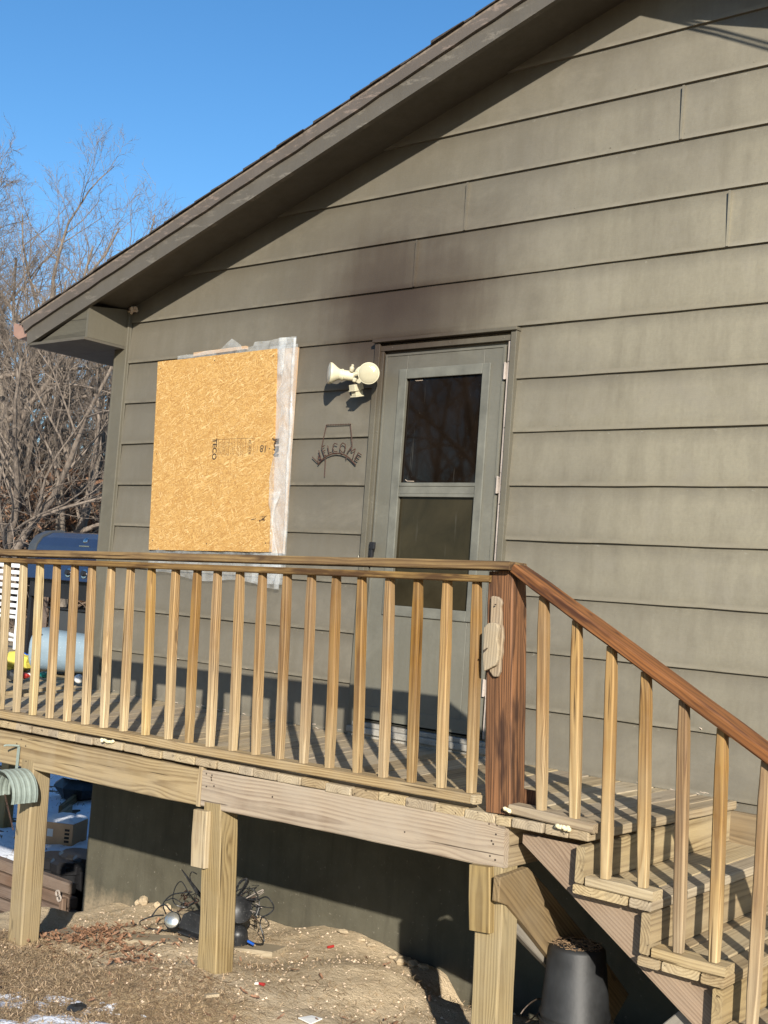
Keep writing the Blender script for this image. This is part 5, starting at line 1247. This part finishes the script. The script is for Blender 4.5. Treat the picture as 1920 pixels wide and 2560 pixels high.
def place_tree(k, px, d, scale, rot, label, group='bare trees beyond the yard', lean=0):
    if isinstance(px, tuple): x_, y_ = px
    else:
        v = at(px, 1400, y=5) - EYE; v.z = 0; v.normalize(); x_, y_ = EYE.x + v.x * d, EYE.y + v.y * d
    z_ = ground_z(x_, y_); Mx = Matrix.Translation((x_, y_, z_)) @ Matrix.Rotation(lean, 4, 'Y') @ Matrix.Rotation(rot, 4, 'Z') @ Matrix.Scale(scale, 4)
    t_ = bpy.data.objects.new('bare_tree', None); link(t_, None, Mx); tag(t_, label, 'tree', group)
    for me, nm in ((protos[k][0], 'trunk'), (protos[k][1], 'crown')):
        o = bpy.data.objects.new(nm, me); link(o, t_, Mx)
    return t_
TL = [(0, 62, 25, .90, .4, 'tallest leafless tree, its crown rising highest left of the roof'), (1, -60, 20, .86, 4.9, 'leafless tree cut by the left edge of the picture'), (2, 200, 31, .60, 1.2, 'slim leafless tree whose fine crown meets the roof slope'),
      (3, 200, 20, .78, 3.1, 'crooked leafless tree close beside the house corner'), (1, 20, 20.5, .80, 4.4, 'low spreading leafless tree with slanting limbs at far left'), (2, 130, 20, .70, 5.2, 'leafless tree with upright twin limbs right of the low spreading one'),
      (0, 275, 22, .50, 2.6, 'leafless tree half hidden behind the house corner'), (3, 40, 30, .86, .9, 'broad leafless tree filling the gap behind the tallest one'), 
      (3, 225, 26, .58, .2, 'bushy crowned leafless tree behind the gutter'), (1, 35, 27, .92, 5.1, 'round crowned leafless tree just left of the tallest one'), (0, 130, 33, .78, 1.1, 'leafless tree whose crown fills the gap above the gutter'), (2, 10, 26, .98, 3.3, 'tall leafless tree with a narrow top near the left edge'), (1, 95, 36, .88, 2.2, 'hazy grey leafless tree behind the tallest one')]
for a_ in TL: place_tree(a_[0], a_[1], a_[2], a_[3], a_[4], a_[5])
for k, (x_, y_) in enumerate(((-9, -19), (-15, -24), (-21, -27), (-12, -30), (-4, -26), (-24, -16), (-19, -35), (-2, -36))):
    place_tree(k % 4, (x_, y_), 0, 1.0 + .05 * (k % 3), k * 1.3, 'leafless tree across the yard in front of the house, reflected in the door glass', 'trees across the yard')
# oak saplings with clinging leaves
def sapling_mesh(seed):
    r = random.Random(seed); tr, cr, tips = grow_tree(seed, H=3.4, limbs=5, spread=.8, twigs=True, fork=.12, dens=.7); lf = MB()
    for t_ in tips:
        if r.random() < .30 and t_.z < 2.4:
            for _ in range(r.randint(1, 4)): leaf(lf, t_ + Vector((r.gauss(0, .05), r.gauss(0, .05), r.gauss(0, .05))), r.uniform(.035, .07), r, 1)
    out = []
    for mb_, nm, mt in ((tr, 'stem', 'twig2'), (cr, 'twigs', 'twig2'), (lf, 'dry_leaves', 'oakleaf')):
        me = bpy.data.meshes.new(nm); me.from_pydata(mb_.v, [], mb_.f); me.materials.append(M[mt]); out.append((me, nm))
    return out
saps = [sapling_mesh(5), sapling_mesh(9)]
SP = [(10, 21, 1.7, 'oak sapling with orange brown leaves lowest at the left edge'), (75, 22, 1.6, 'oak sapling with dry leaves above the feeder roof'), (140, 21.5, 1.5, 'oak sapling with dry leaves just left of the grill lid'), (215, 23, 1.6, 'oak sapling with dry leaves behind the grill lid'), (-25, 23, 1.8, 'oak sapling cut by the left edge behind the first'), (110, 26, 1.8, 'thin oak sapling further back between the tree trunks'), (45, 25, 1.9, 'oak sapling with sparse pale leaves under the low spreading tree'), (180, 27, 1.7, 'oak sapling at the foot of the tree by the house corner')]
for k, (px, d, s, lab) in enumerate(SP):
    v = at(px, 1400, y=5) - EYE; v.z = 0; v.normalize(); x_, y_ = EYE.x + v.x * d, EYE.y + v.y * d
    Mx = Matrix.Translation((x_, y_, ground_z(x_, y_))) @ Matrix.Rotation(k * 1.7, 4, 'Z') @ Matrix.Scale(s, 4)
    t_ = bpy.data.objects.new('oak_sapling', None); link(t_, None, Mx); tag(t_, lab, 'sapling', 'oak saplings beyond the deck')
    for me, nm in saps[k % 2]: o = bpy.data.objects.new(nm, me); link(o, t_, Mx)
# brush on the slope: twigs nobody could count
r = random.Random(21); mb = MB(); lf = MB()
for i in range(8500):
    d = 20 + 60 * r.random() ** 1.3; px = r.uniform(-120, 330)
    v = at(px, 1400, y=5) - EYE; v.z = 0; v.normalize(); x_, y_ = EYE.x + v.x * d, EYE.y + v.y * d
    z_ = ground_z(x_, y_); L = r.uniform(.5, 1.5) * (1 + d / 35); p = Vector((x_, y_, z_)); dr_ = Vector((r.gauss(0, .45), r.gauss(0, .45), 1)).normalized()
    q = p + dr_ * L * .5; e = q + (dr_ + Vector((r.gauss(0, .4), r.gauss(0, .4), 0))) * L * .5; w = .004 + .0003 * d
    mb.tube([p, q, e], [w, w * .7, w * .3], 3, cap=False)
    for _ in range(2):
        s_ = q.lerp(e, r.random()); mb.tube([s_, s_ + Vector((r.gauss(0, .3), r.gauss(0, .3), r.uniform(.05, .4))) * L * .6], [w * .5, w * .2], 3, cap=False)
    if r.random() < .2 and d < 36: leaf(lf, e, r.uniform(.05, .10), r, 1)
o = mb.build('brush', M['twig2']); tag(o, kind='stuff')
o = lf.build('brush_leaves', M['oakleaf2']); tag(o, kind='stuff')
